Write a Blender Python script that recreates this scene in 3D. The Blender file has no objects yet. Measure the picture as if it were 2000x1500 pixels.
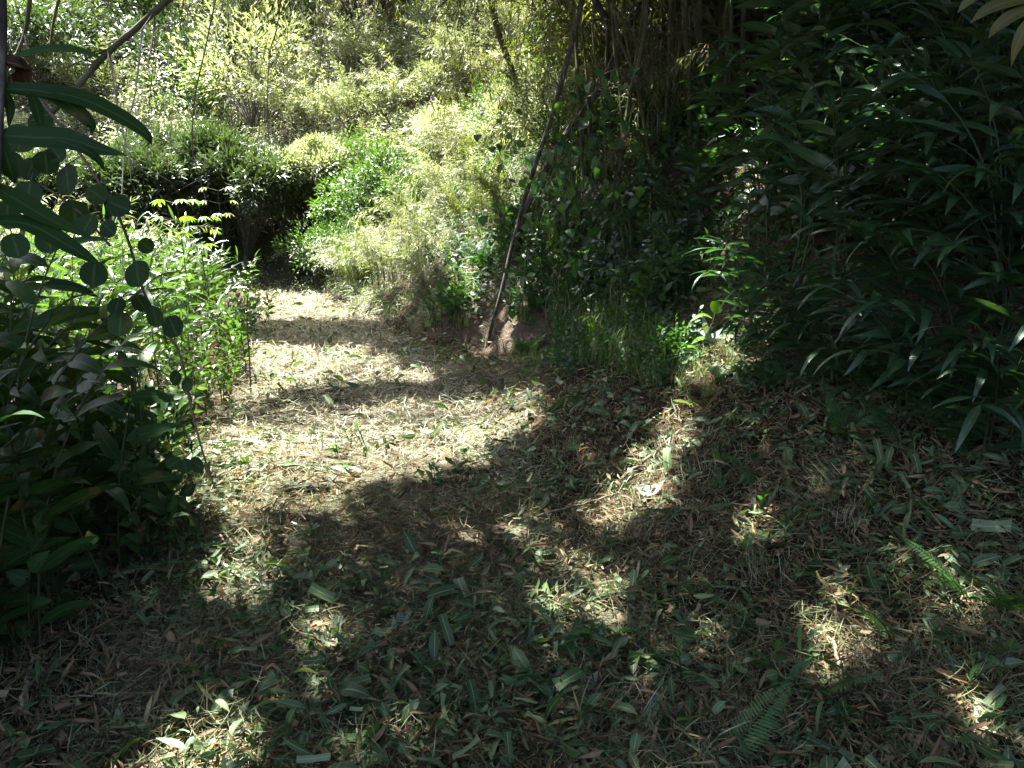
import bpy, math
import numpy as np
from mathutils import Vector, Matrix

rng = np.random.default_rng(11)
C = bpy.context.scene.collection
PI = math.pi

# ------------------------------------------------------------------ camera model
CAM = np.array([0.0, 0.0, 1.55]); PITCH = math.radians(13.0); FPX = 1510.0
FW = np.array([0, math.cos(PITCH), -math.sin(PITCH)]); UP = np.array([0, math.sin(PITCH), math.cos(PITCH)])
def at(px, py, d):
    """world point seen at (px, py) of the 2000x1500 photo, d metres ahead"""
    return CAM + d * (FW + UP * (-(py - 750) / FPX) + np.array([1, 0, 0]) * ((px - 1000) / FPX))
def proj(P):
    Q = np.atleast_2d(P) - CAM
    d = Q @ FW
    dd = np.where(np.abs(d) < 1e-6, 1e-6, d)
    return 1000 + FPX * Q[:, 0] / dd, 750 - FPX * (Q @ UP) / dd, d

# ------------------------------------------------------------------ terrain
def _hash(ix, iy, s):
    n = (ix.astype(np.int64) * 374761393 + iy.astype(np.int64) * 668265263 + s * 1442695041) & 0x7fffffff
    n = ((n ^ (n >> 13)) * 1274126177) & 0x7fffffff
    n = n ^ (n >> 16)
    return (n & 0xffff) / 65535.0
def vnoise(x, y, s=0):
    x = np.asarray(x, float); y = np.asarray(y, float)
    ix = np.floor(x); iy = np.floor(y); fx = x - ix; fy = y - iy
    fx = fx * fx * (3 - 2 * fx); fy = fy * fy * (3 - 2 * fy)
    a = _hash(ix, iy, s); b = _hash(ix + 1, iy, s); c = _hash(ix, iy + 1, s); d = _hash(ix + 1, iy + 1, s)
    return (a * (1 - fx) + b * fx) * (1 - fy) + (c * (1 - fx) + d * fx) * fy - 0.5
def smooth(t):
    t = np.clip(t, 0, 1); return t * t * (3 - 2 * t)
YS = [-6, 0, 2, 5, 8, 11, 13, 15, 17, 20, 26]
def cx(y): return np.interp(y, YS, [0.3, 0.15, -0.15, -0.95, -1.85, -2.85, -3.45, -4.5, -6.2, -9.5, -16])
def rf(y): return np.interp(y, [-6, 0, 2, 3.3, 5, 6, 7, 8, 9, 11, 13, 15, 17, 20, 26], [3.3, 3.2, 2.9, 2.3, 1.5, 1.1, 0.5, -0.2, -1.0, -2.15, -2.95, -3.8, -5.0, -8, -13])
def le(y): return np.interp(y, [-6, 0, 2, 3.5, 5, 8, 11, 13, 15, 17, 20, 26], [-1.7, -1.5, -1.4, -1.8, -2.2, -2.85, -3.7, -4.4, -5.8, -8, -12, -19])
def H(x, y):
    x = np.asarray(x, float); y = np.asarray(y, float)
    s = (x - rf(y)) * 0.93
    h = 0.62 * smooth((s + 1.7) / 2.0) * smooth((7.8 - y) / 2.4)
    b = np.clip(s, 0, None)
    h = h + 0.95 * np.minimum(b, 2.3) + 0.55 * np.clip(b - 2.3, 0, None) * smooth((26 - b) / 10)
    hill = np.clip(y - 15.2 - 0.10 * (x + 4), 0, None)
    h = h + np.where(s > 0, 0.42, 0.63) * np.minimum(hill, 15) 
    l = np.clip(le(y) - x, 0, None)
    h = h + 0.05 * np.minimum(l, 3) + 0.42 * np.clip(l - 5.5, 0, None)
    h = h + 0.10 * vnoise(x * 0.9, y * 0.9, 1) + 0.05 * vnoise(x * 2.6, y * 2.6, 2) + 0.025 * vnoise(x * 7, y * 7, 3) + smooth(s * 3 + .3) * smooth((2.2 - s)) * (.14 * vnoise(x * 3.5, y * 3.5, 4) + .07 * vnoise(x * 9, y * 9, 5))
    return h
def G(px, py, dmin=0.6, dmax=60.0):
    """ground point under a photo pixel"""
    r = FW + UP * (-(py - 750) / FPX) + np.array([1, 0, 0]) * ((px - 1000) / FPX)
    t = np.linspace(dmin, dmax, 6000)
    P = CAM + t[:, None] * r
    below = P[:, 2] < H(P[:, 0], P[:, 1])
    i = int(np.argmax(below)) if below.any() else len(t) - 1
    p = P[i].copy(); p[2] = H(p[0], p[1]); return p
def on(x, y): return np.array([x, y, float(H(x, y))])

# ------------------------------------------------------------------ mesh collector
class Geo:
    def __init__(s): s.V = []; s.F = []; s.R = []; s.U = []; s.n = 0
    def add(s, v, f, r, u):
        v = np.asarray(v, float).reshape(-1, 3)
        s.V.append(v); s.F.append(np.asarray(f, np.int64).reshape(-1, 4) + s.n)
        s.R.append(np.broadcast_to(np.asarray(r, float), (len(v),)).copy()); s.U.append(np.asarray(u, float).reshape(-1, 2)); s.n += len(v)
    def mesh(s, name, mat):
        me = bpy.data.meshes.new(name)
        if s.n == 0: return me
        V = np.concatenate(s.V); F = np.concatenate(s.F); R = np.concatenate(s.R); U = np.concatenate(s.U)
        me.vertices.add(len(V)); me.vertices.foreach_set('co', V.astype(np.float32).ravel())
        me.loops.add(F.size); me.loops.foreach_set('vertex_index', F.astype(np.int32).ravel())
        me.polygons.add(len(F)); me.polygons.foreach_set('loop_start', (np.arange(len(F)) * 4).astype(np.int32))
        me.polygons.foreach_set('use_smooth', np.ones(len(F), bool))
        uv = me.uv_layers.new(name='UVMap'); uv.data.foreach_set('uv', U[F.ravel()].astype(np.float32).ravel())
        at_ = me.attributes.new('rnd', 'FLOAT', 'POINT'); at_.data.foreach_set('value', R.astype(np.float32))
        me.materials.append(mat); me.update(calc_edges=True)
        return me

def norm(v):
    v = np.asarray(v, float); return v / np.maximum(np.linalg.norm(v, axis=-1, keepdims=True), 1e-9)

PROF = {
    'lance': lambda t: np.sin(PI * np.clip(t, 0, 1) ** 0.72) ** 0.85,
    'strap': lambda t: np.minimum(1, t * 7) * (1 - t ** 3.2),
    'ovate': lambda t: np.sin(PI * np.clip(t, 0, 1) ** 0.58) ** 0.8,
    'round': lambda t: np.sqrt(np.clip(1 - (2 * np.clip(t, 0.0, 1.0) - 1) ** 2, 0, 1)) * (1 + 0.0 * t),
    'blade': lambda t: (1 - t ** 1.6) * np.minimum(1, 0.45 + t * 4),
    'torn': lambda t: 0.85 + 0.15 * np.sin(t * 9),
}
def tmpl(n, prof, bend=0.6, fold=0.18, wave=0.0, side=0.0, ph=0.0):
    t = np.linspace(0, 1, n + 1)
    w = np.maximum(PROF[prof](t), 0.03) * 0.5
    tc = (t[1:] + t[:-1]) / 2; a = -bend * tc ** 1.2; dt = 1.0 / n
    y = np.concatenate([[0], np.cumsum(np.cos(a) * dt)]); z = np.concatenate([[0], np.cumsum(np.sin(a) * dt)])
    sx = side * t * t
    xs = np.stack([-w, 0 * w, w], 1).ravel(); yl = np.repeat(y, 3); zl = np.repeat(z, 3)
    wv = wave * np.sin(t * 11 + ph)
    zw = np.stack([fold * w * 2 + wv, 0 * w, fold * w * 2 - wv], 1).ravel()
    xl = np.repeat(sx, 3)
    u = np.stack([np.tile([0, .5, 1.0], n + 1), np.repeat(t, 3)], 1)
    f = []
    for i in range(n):
        for j in (0, 1):
            a0 = i * 3 + j; f.append((a0, a0 + 1, a0 + 4, a0 + 3))
    return dict(xs=xs, yl=yl, zl=zl, zw=zw, xl=xl, u=u, f=np.array(f))
def diamond(bend=0.25):
    return dict(xs=np.array([0, .5, 0, -.5]), yl=np.array([0, .42, 1, .42]), zl=np.array([0, .04, -bend, .04]), zw=np.zeros(4), xl=np.zeros(4),
                u=np.array([[.5, 0], [1, .42], [.5, 1], [0, .42]]), f=np.array([[0, 1, 2, 3]]))
T_GINGER = [tmpl(7, 'lance', b, 0.12, 0.05, sd, ph) for b, sd, ph in ((0.5, .05, 0), (0.9, -.06, 2), (1.25, .08, 1), (1.6, -.04, 3), (0.7, .1, 5), (1.1, -.1, 4))]
T_STIFF = [tmpl(5, 'lance', b, 0.2, 0.03, sd) for b, sd in ((0.2, 0), (0.5, .04), (0.8, -.05))]
T_OVATE = [tmpl(5, 'ovate', b, 0.14, 0.04, sd, ph) for b, sd, ph in ((0.3, 0, 0), (0.6, .05, 1), (0.9, -.05, 2))]
T_ROUND = [tmpl(8, 'round', b, 0.05, 0.02) for b in (0.15, 0.3, 0.5)]
T_BAM = [tmpl(3, 'lance', b, 0.1) for b in (0.2, 0.6, 1.0)]
T_BLADE = [tmpl(5, 'blade', b, 0.15, 0, sd) for b, sd in ((0.4, 0), (0.9, .08), (1.5, -.08), (2.0, .05))]
T_DIA = [diamond(.05), diamond(.2), diamond(.4)]
T_DRY = [tmpl(4, 'lance', b, fo, 0.1, sd, ph) for b, fo, sd, ph in ((0.3, .35, .08, 0), (-0.6, .5, -.1, 2), (0.9, .2, .12, 4), (-0.2, .7, 0, 1), (1.6, .4, -.1, 3))]
T_TORN = [tmpl(3, 'torn', b, 0.12, 0.12, sd, ph) for b, sd, ph in ((0.3, .05, 0), (-0.4, -.1, 2), (0.7, .1, 4))]
T_STRIP = [tmpl(3, 'strap', b, 0.1, 0, sd) for b, sd in ((0.3, .1), (-0.7, -.15), (1.1, .2), (0.0, 0.05))]

def leaves(g, P, D, N, L, W, T, rnd=None):
    P = np.atleast_2d(P); n = len(P)
    if n == 0: return
    D = norm(np.broadcast_to(D, (n, 3)) + 1e-7); N = np.broadcast_to(N, (n, 3))
    L = np.broadcast_to(L, (n,)); W = np.broadcast_to(W, (n,))
    rnd = rng.random(n) if rnd is None else np.broadcast_to(rnd, (n,))
    Z = N - (N * D).sum(1, keepdims=True) * D
    bad = np.linalg.norm(Z, axis=1) < 1e-3
    if bad.any(): Z = Z.copy(); Z[bad] = np.cross(D[bad], np.array([1.0, .3, .2]))
    Z = norm(Z); X = np.cross(D, Z)
    ti = rng.integers(0, len(T), n)
    for k, t in enumerate(T):
        m = ti == k; c = int(m.sum())
        if not c: continue
        l = L[m][:, None]; w = W[m][:, None]
        v = (P[m][:, None, :] + X[m][:, None, :] * (t['xs'] * w + t['xl'] * l)[..., None] + D[m][:, None, :] * (t['yl'] * l)[..., None]
             + Z[m][:, None, :] * (t['zl'] * l + t['zw'] * w)[..., None])
        kv = len(t['xs'])
        f = t['f'][None] + (np.arange(c) * kv)[:, None, None]
        g.add(v.reshape(-1, 3), f.reshape(-1, 4), np.repeat(rnd[m], kv), np.tile(t['u'], (c, 1)))

def tube(g, pts, r, sides=6, rnd=0.5):
    pts = np.asarray(pts, float); m = len(pts); r = np.broadcast_to(r, (m,))
    tg = norm(np.gradient(pts, axis=0)); ref = np.array([0.31, 0.77, 0.55])
    A = norm(np.cross(tg, ref)); B = np.cross(tg, A)
    an = np.arange(sides) * 2 * PI / sides
    ring = pts[:, None] + r[:, None, None] * (np.cos(an)[None, :, None] * A[:, None] + np.sin(an)[None, :, None] * B[:, None])
    f = []
    for i in range(m - 1):
        for j in range(sides):
            k = (j + 1) % sides
            f.append((i * sides + j, i * sides + k, (i + 1) * sides + k, (i + 1) * sides + j))
    ln = np.concatenate([[0], np.cumsum(np.linalg.norm(np.diff(pts, axis=0), axis=1))])
    u = np.stack([np.tile(np.arange(sides) / sides, m), np.repeat(ln, sides)], 1)
    g.add(ring.reshape(-1, 3), f, rnd, u)

def spline(pts, n):
    """Catmull-Rom through pts"""
    p = np.asarray(pts, float); m = len(p)
    q = np.vstack([2 * p[0] - p[1], p, 2 * p[-1] - p[-2]])
    out = []
    for s in np.linspace(0, m - 1, n):
        i = min(int(s), m - 2); t = s - i
        a, b, c, d = q[i], q[i + 1], q[i + 2], q[i + 3]
        out.append(0.5 * (2 * b + (c - a) * t + (2 * a - 5 * b + 4 * c - d) * t * t + (3 * b - a - 3 * c + d) * t ** 3))
    return np.array(out)

def ribbon(g, pts, w, nrm, rnd=0.5, prof='lance', n=14, fold=0.15):
    """one leaf laid along a 3D path"""
    p = spline(pts, n + 1); t = np.linspace(0, 1, n + 1)
    tg = norm(np.gradient(p, axis=0)); X = norm(np.cross(tg, np.broadcast_to(nrm, p.shape))); Z = np.cross(X, tg)
    hw = np.maximum(PROF[prof](t), 0.02) * w * 0.5
    v = np.stack([p - X * hw[:, None] + Z * (fold * hw)[:, None], p, p + X * hw[:, None] + Z * (fold * hw)[:, None]], 1).reshape(-1, 3)
    u = np.stack([np.tile([0, .5, 1.0], n + 1), np.repeat(t, 3)], 1)
    f = [(i * 3 + j, i * 3 + j + 1, i * 3 + j + 4, i * 3 + j + 3) for i in range(n) for j in (0, 1)]
    g.add(v, f, rnd, u)

# ------------------------------------------------------------------ materials
def nodes_of(m):
    m.use_nodes = True; nt = m.node_tree; nt.nodes.clear(); return nt, nt.nodes, nt.links
def ramp(ns, stops):
    r = ns.new('ShaderNodeValToRGB'); e = r.color_ramp.elements
    while len(e) > 1: e.remove(e[-1])
    e[0].position = stops[0][0]; e[0].color = (*stops[0][1], 1)
    for p, c in stops[1:]:
        k = e.new(p); k.color = (*c, 1)
    return r
def leaf_mat(name, stops, rough=0.42, trans=0.32, tcol=(1.5, 1.7, 0.5), vein=0.35, spot=0.25, spec=0.5, spotcol=(.16, .10, .035), ribs=22.0, bump=.2):
    m = bpy.data.materials.new(name); nt, ns, lk = nodes_of(m)
    a = ns.new('ShaderNodeAttribute'); a.attribute_name = 'rnd'
    oi = ns.new('ShaderNodeObjectInfo')
    ad = ns.new('ShaderNodeMath'); ad.operation = 'MULTIPLY_ADD'; ad.inputs[1].default_value = 0.25; 
    lk.new(oi.outputs['Random'], ad.inputs[0])
    sc = ns.new('ShaderNodeMath'); sc.operation = 'MULTIPLY_ADD'; sc.inputs[1].default_value = 0.85; sc.inputs[2].default_value = -0.05
    lk.new(a.outputs['Fac'], sc.inputs[0]); lk.new(sc.outputs[0], ad.inputs[2])
    r = ramp(ns, stops); lk.new(ad.outputs[0], r.inputs['Fac'])
    col = r.outputs['Color']
    uv = ns.new('ShaderNodeUVMap'); uv.uv_map = 'UVMap'
    sp = ns.new('ShaderNodeSeparateXYZ'); lk.new(uv.outputs[0], sp.inputs[0])
    # midrib and side veins
    ab = ns.new('ShaderNodeMath'); ab.operation = 'SUBTRACT'; ab.inputs[1].default_value = 0.5; lk.new(sp.outputs['X'], ab.inputs[0])
    ab2 = ns.new('ShaderNodeMath'); ab2.operation = 'ABSOLUTE'; lk.new(ab.outputs[0], ab2.inputs[0])
    mr = ns.new('ShaderNodeMapRange'); mr.inputs['From Min'].default_value = 0.015; mr.inputs['From Max'].default_value = 0.07
    mr.inputs['To Min'].default_value = vein; mr.inputs['To Max'].default_value = 0.0; lk.new(ab2.outputs[0], mr.inputs['Value'])
    # side ribs: sin((v*ribs - |u|*ribs*0.5))
    m1 = ns.new('ShaderNodeMath'); m1.operation = 'MULTIPLY_ADD'; m1.inputs[1].default_value = -ribs * 3.2; lk.new(ab2.outputs[0], m1.inputs[0])
    m2 = ns.new('ShaderNodeMath'); m2.operation = 'MULTIPLY'; m2.inputs[1].default_value = ribs * 3.2; lk.new(sp.outputs['Y'], m2.inputs[0]); lk.new(m2.outputs[0], m1.inputs[2])
    sn = ns.new('ShaderNodeMath'); sn.operation = 'SINE'; lk.new(m1.outputs[0], sn.inputs[0])
    mx = ns.new('ShaderNodeMix'); mx.data_type = 'RGBA'; lk.new(mr.outputs[0], mx.inputs['Factor']); lk.new(col, mx.inputs['A'])
    mx.inputs['B'].default_value = (*[min(1, c * 2.0 + 0.03) for c in stops[-1][1]], 1)
    col = mx.outputs['Result']
    # blemishes
    tc = ns.new('ShaderNodeTexCoord'); nz = ns.new('ShaderNodeTexNoise'); nz.inputs['Scale'].default_value = 14; nz.inputs['Detail'].default_value = 3
    lk.new(tc.outputs['Object'], nz.inputs['Vector'])
    mp = ns.new('ShaderNodeMapRange'); mp.inputs['From Min'].default_value = 0.60; mp.inputs['From Max'].default_value = 0.72; mp.inputs['To Max'].default_value = spot
    lk.new(nz.outputs['Fac'], mp.inputs['Value'])
    mx2 = ns.new('ShaderNodeMix'); mx2.data_type = 'RGBA'; lk.new(mp.outputs[0], mx2.inputs['Factor']); lk.new(col, mx2.inputs['A']); mx2.inputs['B'].default_value = (*spotcol, 1)
    col = mx2.outputs['Result']
    b = ns.new('ShaderNodeBsdfPrincipled'); lk.new(col, b.inputs['Base Color']); b.inputs['Roughness'].default_value = rough
    b.inputs['Specular IOR Level'].default_value = spec
    bp = ns.new('ShaderNodeBump'); bp.inputs['Strength'].default_value = bump; bp.inputs['Distance'].default_value = 0.003
    lk.new(sn.outputs[0], bp.inputs['Height']); lk.new(bp.outputs[0], b.inputs['Normal'])
    out = ns.new('ShaderNodeOutputMaterial')
    if trans > 0:
        tr = ns.new('ShaderNodeBsdfTranslucent')
        mu = ns.new('ShaderNodeMix'); mu.data_type = 'RGBA'; mu.blend_type = 'MULTIPLY'; mu.inputs['Factor'].default_value = 1.0
        lk.new(col, mu.inputs['A']); mu.inputs['B'].default_value = (*tcol, 1)
        lk.new(mu.outputs['Result'], tr.inputs['Color'])
        ms = ns.new('ShaderNodeMixShader'); ms.inputs[0].default_value = trans
        lk.new(b.outputs[0], ms.inputs[1]); lk.new(tr.outputs[0], ms.inputs[2]); lk.new(ms.outputs[0], out.inputs['Surface'])
    else:
        lk.new(b.outputs[0], out.inputs['Surface'])
    return m
def bark_mat(name, stops, scale=12.0, rough=0.8, rings=0.0, bump=0.4):
    m = bpy.data.materials.new(name); nt, ns, lk = nodes_of(m)
    tc = ns.new('ShaderNodeTexCoord'); nz = ns.new('ShaderNodeTexNoise'); nz.inputs['Scale'].default_value = scale; nz.inputs['Detail'].default_value = 5; nz.inputs['Roughness'].default_value = .65
    mpn = ns.new('ShaderNodeMapping'); mpn.inputs['Scale'].default_value = (1, 1, 0.3); lk.new(tc.outputs['Object'], mpn.inputs[0]); lk.new(mpn.outputs[0], nz.inputs['Vector'])
    mp = ns.new('ShaderNodeMapRange'); mp.inputs['From Min'].default_value = 0.3; mp.inputs['From Max'].default_value = 0.7; lk.new(nz.outputs['Fac'], mp.inputs['Value'])
    r = ramp(ns, stops); lk.new(mp.outputs[0], r.inputs['Fac'])
    b = ns.new('ShaderNodeBsdfPrincipled'); lk.new(r.outputs['Color'], b.inputs['Base Color']); b.inputs['Roughness'].default_value = rough
    b.inputs['Specular IOR Level'].default_value = .25
    bp = ns.new('ShaderNodeBump'); bp.inputs['Strength'].default_value = bump; bp.inputs['Distance'].default_value = 0.01; lk.new(nz.outputs['Fac'], bp.inputs['Height']); lk.new(bp.outputs[0], b.inputs['Normal'])
    out = ns.new('ShaderNodeOutputMaterial'); lk.new(b.outputs[0], out.inputs['Surface']); return m
def soil_mat(name, flat, steep):
    m = bpy.data.materials.new(name); nt, ns, lk = nodes_of(m)
    tc = ns.new('ShaderNodeTexCoord')
    n1 = ns.new('ShaderNodeTexNoise'); n1.inputs['Scale'].default_value = 1.3; n1.inputs['Detail'].default_value = 4
    n2 = ns.new('ShaderNodeTexNoise'); n2.inputs['Scale'].default_value = 38; n2.inputs['Detail'].default_value = 5; n2.inputs['Roughness'].default_value = .7
    lk.new(tc.outputs['Object'], n1.inputs['Vector']); lk.new(tc.outputs['Object'], n2.inputs['Vector'])
    ad = ns.new('ShaderNodeMath'); ad.operation = 'MULTIPLY_ADD'; ad.inputs[1].default_value = .5; lk.new(n1.outputs['Fac'], ad.inputs[0])
    hf = ns.new('ShaderNodeMath'); hf.operation = 'MULTIPLY'; hf.inputs[1].default_value = .5; lk.new(n2.outputs['Fac'], hf.inputs[0]); lk.new(hf.outputs[0], ad.inputs[2])
    r = ramp(ns, flat); lk.new(ad.outputs[0], r.inputs['Fac'])
    col = r.outputs['Color']
    if steep:
        r2 = ramp(ns, steep); lk.new(ad.outputs[0], r2.inputs['Fac'])
        ge = ns.new('ShaderNodeNewGeometry'); sx = ns.new('ShaderNodeSeparateXYZ'); lk.new(ge.outputs['Normal'], sx.inputs[0])
        mp = ns.new('ShaderNodeMapRange'); mp.inputs['From Min'].default_value = .88; mp.inputs['From Max'].default_value = .72; lk.new(sx.outputs['Z'], mp.inputs['Value'])
        mx = ns.new('ShaderNodeMix'); mx.data_type = 'RGBA'; lk.new(mp.outputs[0], mx.inputs['Factor']); lk.new(col, mx.inputs['A']); lk.new(r2.outputs['Color'], mx.inputs['B']); col = mx.outputs['Result']
    b = ns.new('ShaderNodeBsdfPrincipled'); lk.new(col, b.inputs['Base Color']); b.inputs['Roughness'].default_value = .95; b.inputs['Specular IOR Level'].default_value = .15
    bp = ns.new('ShaderNodeBump'); bp.inputs['Strength'].default_value = .8; bp.inputs['Distance'].default_value = 0.03; lk.new(n2.outputs['Fac'], bp.inputs['Height']); lk.new(bp.outputs[0], b.inputs['Normal'])
    out = ns.new('ShaderNodeOutputMaterial'); lk.new(b.outputs[0], out.inputs['Surface']); return m

M = {}
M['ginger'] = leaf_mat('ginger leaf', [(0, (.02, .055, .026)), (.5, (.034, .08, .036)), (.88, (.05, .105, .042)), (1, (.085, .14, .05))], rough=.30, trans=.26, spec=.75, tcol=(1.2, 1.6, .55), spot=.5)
M['ginger_bright'] = leaf_mat('sun-toned ginger leaf', [(0, (.035, .08, .025)), (.5, (.055, .115, .035)), (.8, (.09, .15, .05)), (1, (.2, .26, .13))], rough=.27, trans=.28, spec=.9)  # lighter copy of the ginger leaf: sun and white gloss put into colour
M['herb'] = leaf_mat('herb leaf', [(0, (.022, .065, .022)), (.6, (.04, .105, .03)), (1, (.08, .15, .035))], rough=.45, trans=.32)
M['near'] = leaf_mat('near broad leaf', [(0, (.017, .042, .012)), (.6, (.03, .068, .017)), (1, (.045, .095, .028))], rough=.45, trans=.2, tcol=(1.2, 1.6, .6), ribs=9, spec=.14, spot=.7, bump=.05, vein=.25)
M['round'] = leaf_mat('round vine leaf', [(0, (.02, .046, .015)), (1, (.036, .075, .022))], rough=.5, trans=.32, ribs=7, spec=.15, spot=.5, bump=.12)
M['young'] = leaf_mat('young leaf', [(0, (.10, .22, .025)), (1, (.16, .30, .03))], rough=.4, trans=.5, tcol=(1.6, 1.7, .35))
M['pale'] = leaf_mat('hazed pale shrub leaf', [(0, (.10, .13, .065)), (.45, (.21, .245, .145)), (.8, (.34, .37, .25)), (1, (.48, .50, .39))], rough=.42, trans=.32, spec=.55, tcol=(1.4, 1.45, .65), spot=0)  # pale undersides, lightened further so haze and sheen sit in the colour
M['green'] = leaf_mat('green shrub leaf', [(0, (.03, .07, .018)), (.5, (.055, .115, .028)), (1, (.11, .18, .04))], rough=.38, trans=.32, spec=.6, spot=0)
M['dusky'] = leaf_mat('dusky shrub leaf', [(0, (.03, .055, .025)), (.5, (.055, .085, .04)), (1, (.10, .13, .07))], rough=.34, trans=.2, spec=.65, spot=0)
M['yellow'] = leaf_mat('yellow bamboo leaf', [(0, (.12, .155, .07)), (.5, (.20, .24, .12)), (.85, (.32, .335, .20)), (1, (.42, .40, .29))], rough=.38, trans=.34, tcol=(1.15, 1.2, .65), spot=0)
M['olive'] = leaf_mat('olive bamboo leaf', [(0, (.05, .075, .022)), (.5, (.085, .11, .03)), (.85, (.14, .14, .045)), (1, (.22, .15, .05))], rough=.45, trans=.35, spot=0)
M['grass'] = leaf_mat('grass blade', [(0, (.06, .11, .03)), (.6, (.11, .17, .06)), (.9, (.2, .24, .11)), (1, (.32, .28, .16))], rough=.42, trans=.3, spot=0, ribs=2)
M['fern'] = leaf_mat('fern', [(0, (.03, .085, .03)), (1, (.07, .15, .04))], rough=.45, trans=.35, spot=0)
M['dry'] = leaf_mat('dry leaf', [(0, (.04, .027, .013)), (.3, (.12, .074, .034)), (.6, (.24, .16, .075)), (.85, (.39, .305, .17)), (1, (.55, .47, .29))], rough=.6, trans=.15, tcol=(1.3, 1, .6), vein=.15, spec=.3, spotcol=(.05, .03, .02))
M['cut'] = leaf_mat('cut green leaf', [(0, (.026, .06, .02)), (.45, (.055, .10, .034)), (.75, (.11, .16, .06)), (1, (.24, .28, .16))], rough=.45, trans=.2, spec=.4)
M['clip'] = leaf_mat('grass clipping', [(0, (.07, .10, .035)), (.25, (.14, .16, .07)), (.5, (.25, .24, .14)), (.75, (.42, .41, .29)), (1, (.62, .60, .49))], rough=.6, trans=.2, tcol=(1.2, 1.1, .7), vein=0, spec=.3, spot=0, ribs=1)
M['straw'] = leaf_mat('dead stalk', [(0, (.26, .2, .12)), (1, (.5, .43, .31))], rough=.6, trans=.08, vein=0, spec=.3, ribs=1)
M['paleleaf'] = leaf_mat('pale and gloss-white leaf', [(0, (.16, .21, .17)), (1, (.25, .30, .24))], rough=.55, trans=.2, ribs=8, spot=.6)
M['stem'] = bark_mat('green stem', [(0, (.02, .04, .014)), (1, (.06, .075, .028))], rough=.55, bump=.1)
M['twig'] = bark_mat('dry twig', [(0, (.07, .05, .035)), (1, (.22, .17, .12))], rough=.8, bump=.2)
M['paletwig'] = bark_mat('bleached twig', [(0, (.28, .25, .2)), (1, (.5, .46, .38))], rough=.8, bump=.2)
M['bark'] = bark_mat('bark', [(0, (.02, .017, .013)), (.5, (.075, .065, .05)), (.8, (.15, .14, .11)), (1, (.26, .25, .21))], scale=30, bump=.8)
M['culm'] = bark_mat('bamboo culm', [(0, (.035, .04, .014)), (.6, (.085, .085, .035)), (1, (.17, .16, .10))], scale=9, rough=.5, bump=.15)
M['soil'] = soil_mat('forest soil', [(0.25, (.016, .010, .006)), (.5, (.038, .024, .014)), (.75, (.08, .052, .032))], [(0.25, (.03, .02, .013)), (.5, (.07, .05, .036)), (.75, (.18, .14, .105))])
M['canopy'] = leaf_mat('tree canopy leaf', [(0, (.03, .06, .018)), (1, (.07, .11, .03))], rough=.5, trans=.12, spot=0)
M['path'] = soil_mat('path straw', [(0.25, (.035, .03, .019)), (.5, (.085, .074, .047)), (.75, (.24, .215, .15))], None)

# ------------------------------------------------------------------ object helpers
def obj(name, mesh, parent=None, loc=None):
    o = bpy.data.objects.new(name, mesh); C.objects.link(o)
    if parent is not None: o.parent = parent
    if loc is not None: o.location = loc
    return o
def tag(o, label=None, cat=None, group=None, kind=None):
    for k, v in (('label', label), ('category', cat), ('group', group), ('kind', kind)):
        if v: o[k] = v
    return o
def thing(name, parts, loc=(0, 0, 0), rot=(0, 0, 0), sc=1.0, label=None, cat=None, group=None):
    """an Empty at the base with one mesh object per part; parts = [(name, mesh)] (meshes are shared between copies)"""
    e = bpy.data.objects.new(name, None); C.objects.link(e)
    e.location = loc; e.rotation_euler = rot; e.scale = (sc, sc, sc) if np.isscalar(sc) else sc
    e.empty_display_size = .1
    for pn, me in parts:
        if me is not None and len(me.polygons): obj(pn, me, e)
    return tag(e, label, cat, group)
ORD = ['first', 'second', 'third', 'fourth', 'fifth', 'sixth', 'seventh', 'eighth', 'ninth', 'tenth', 'eleventh', 'twelfth', 'thirteenth', 'fourteenth', 'fifteenth', 'sixteenth',
       'seventeenth', 'eighteenth', 'nineteenth', 'twentieth']
def ordinal(i):
    if i < 20: return ORD[i]
    tens = {2: 'twenty', 3: 'thirty', 4: 'forty', 5: 'fifty', 6: 'sixty', 7: 'seventy', 8: 'eighty'}[(i + 1) // 10]
    r = (i + 1) % 10
    return tens + '-' + ORD[r - 1] if r else {3: 'thirtieth', 4: 'fortieth', 5: 'fiftieth', 6: 'sixtieth', 7: 'seventieth', 8: 'eightieth'}[(i + 1) // 10]
def label_row(objs, text, reverse=False):
    """labels of a row of like plants, counted along the row from the landmark that TEXT names; {o} is the ordinal"""
    bpy.context.view_layer.update()
    xs = [float(proj(np.array(o.location))[0][0]) for o in objs]
    for i, k in enumerate(sorted(range(len(objs)), key=lambda k: xs[k], reverse=reverse)):
        objs[k]['label'] = text.replace('{o}', ordinal(i))

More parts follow.
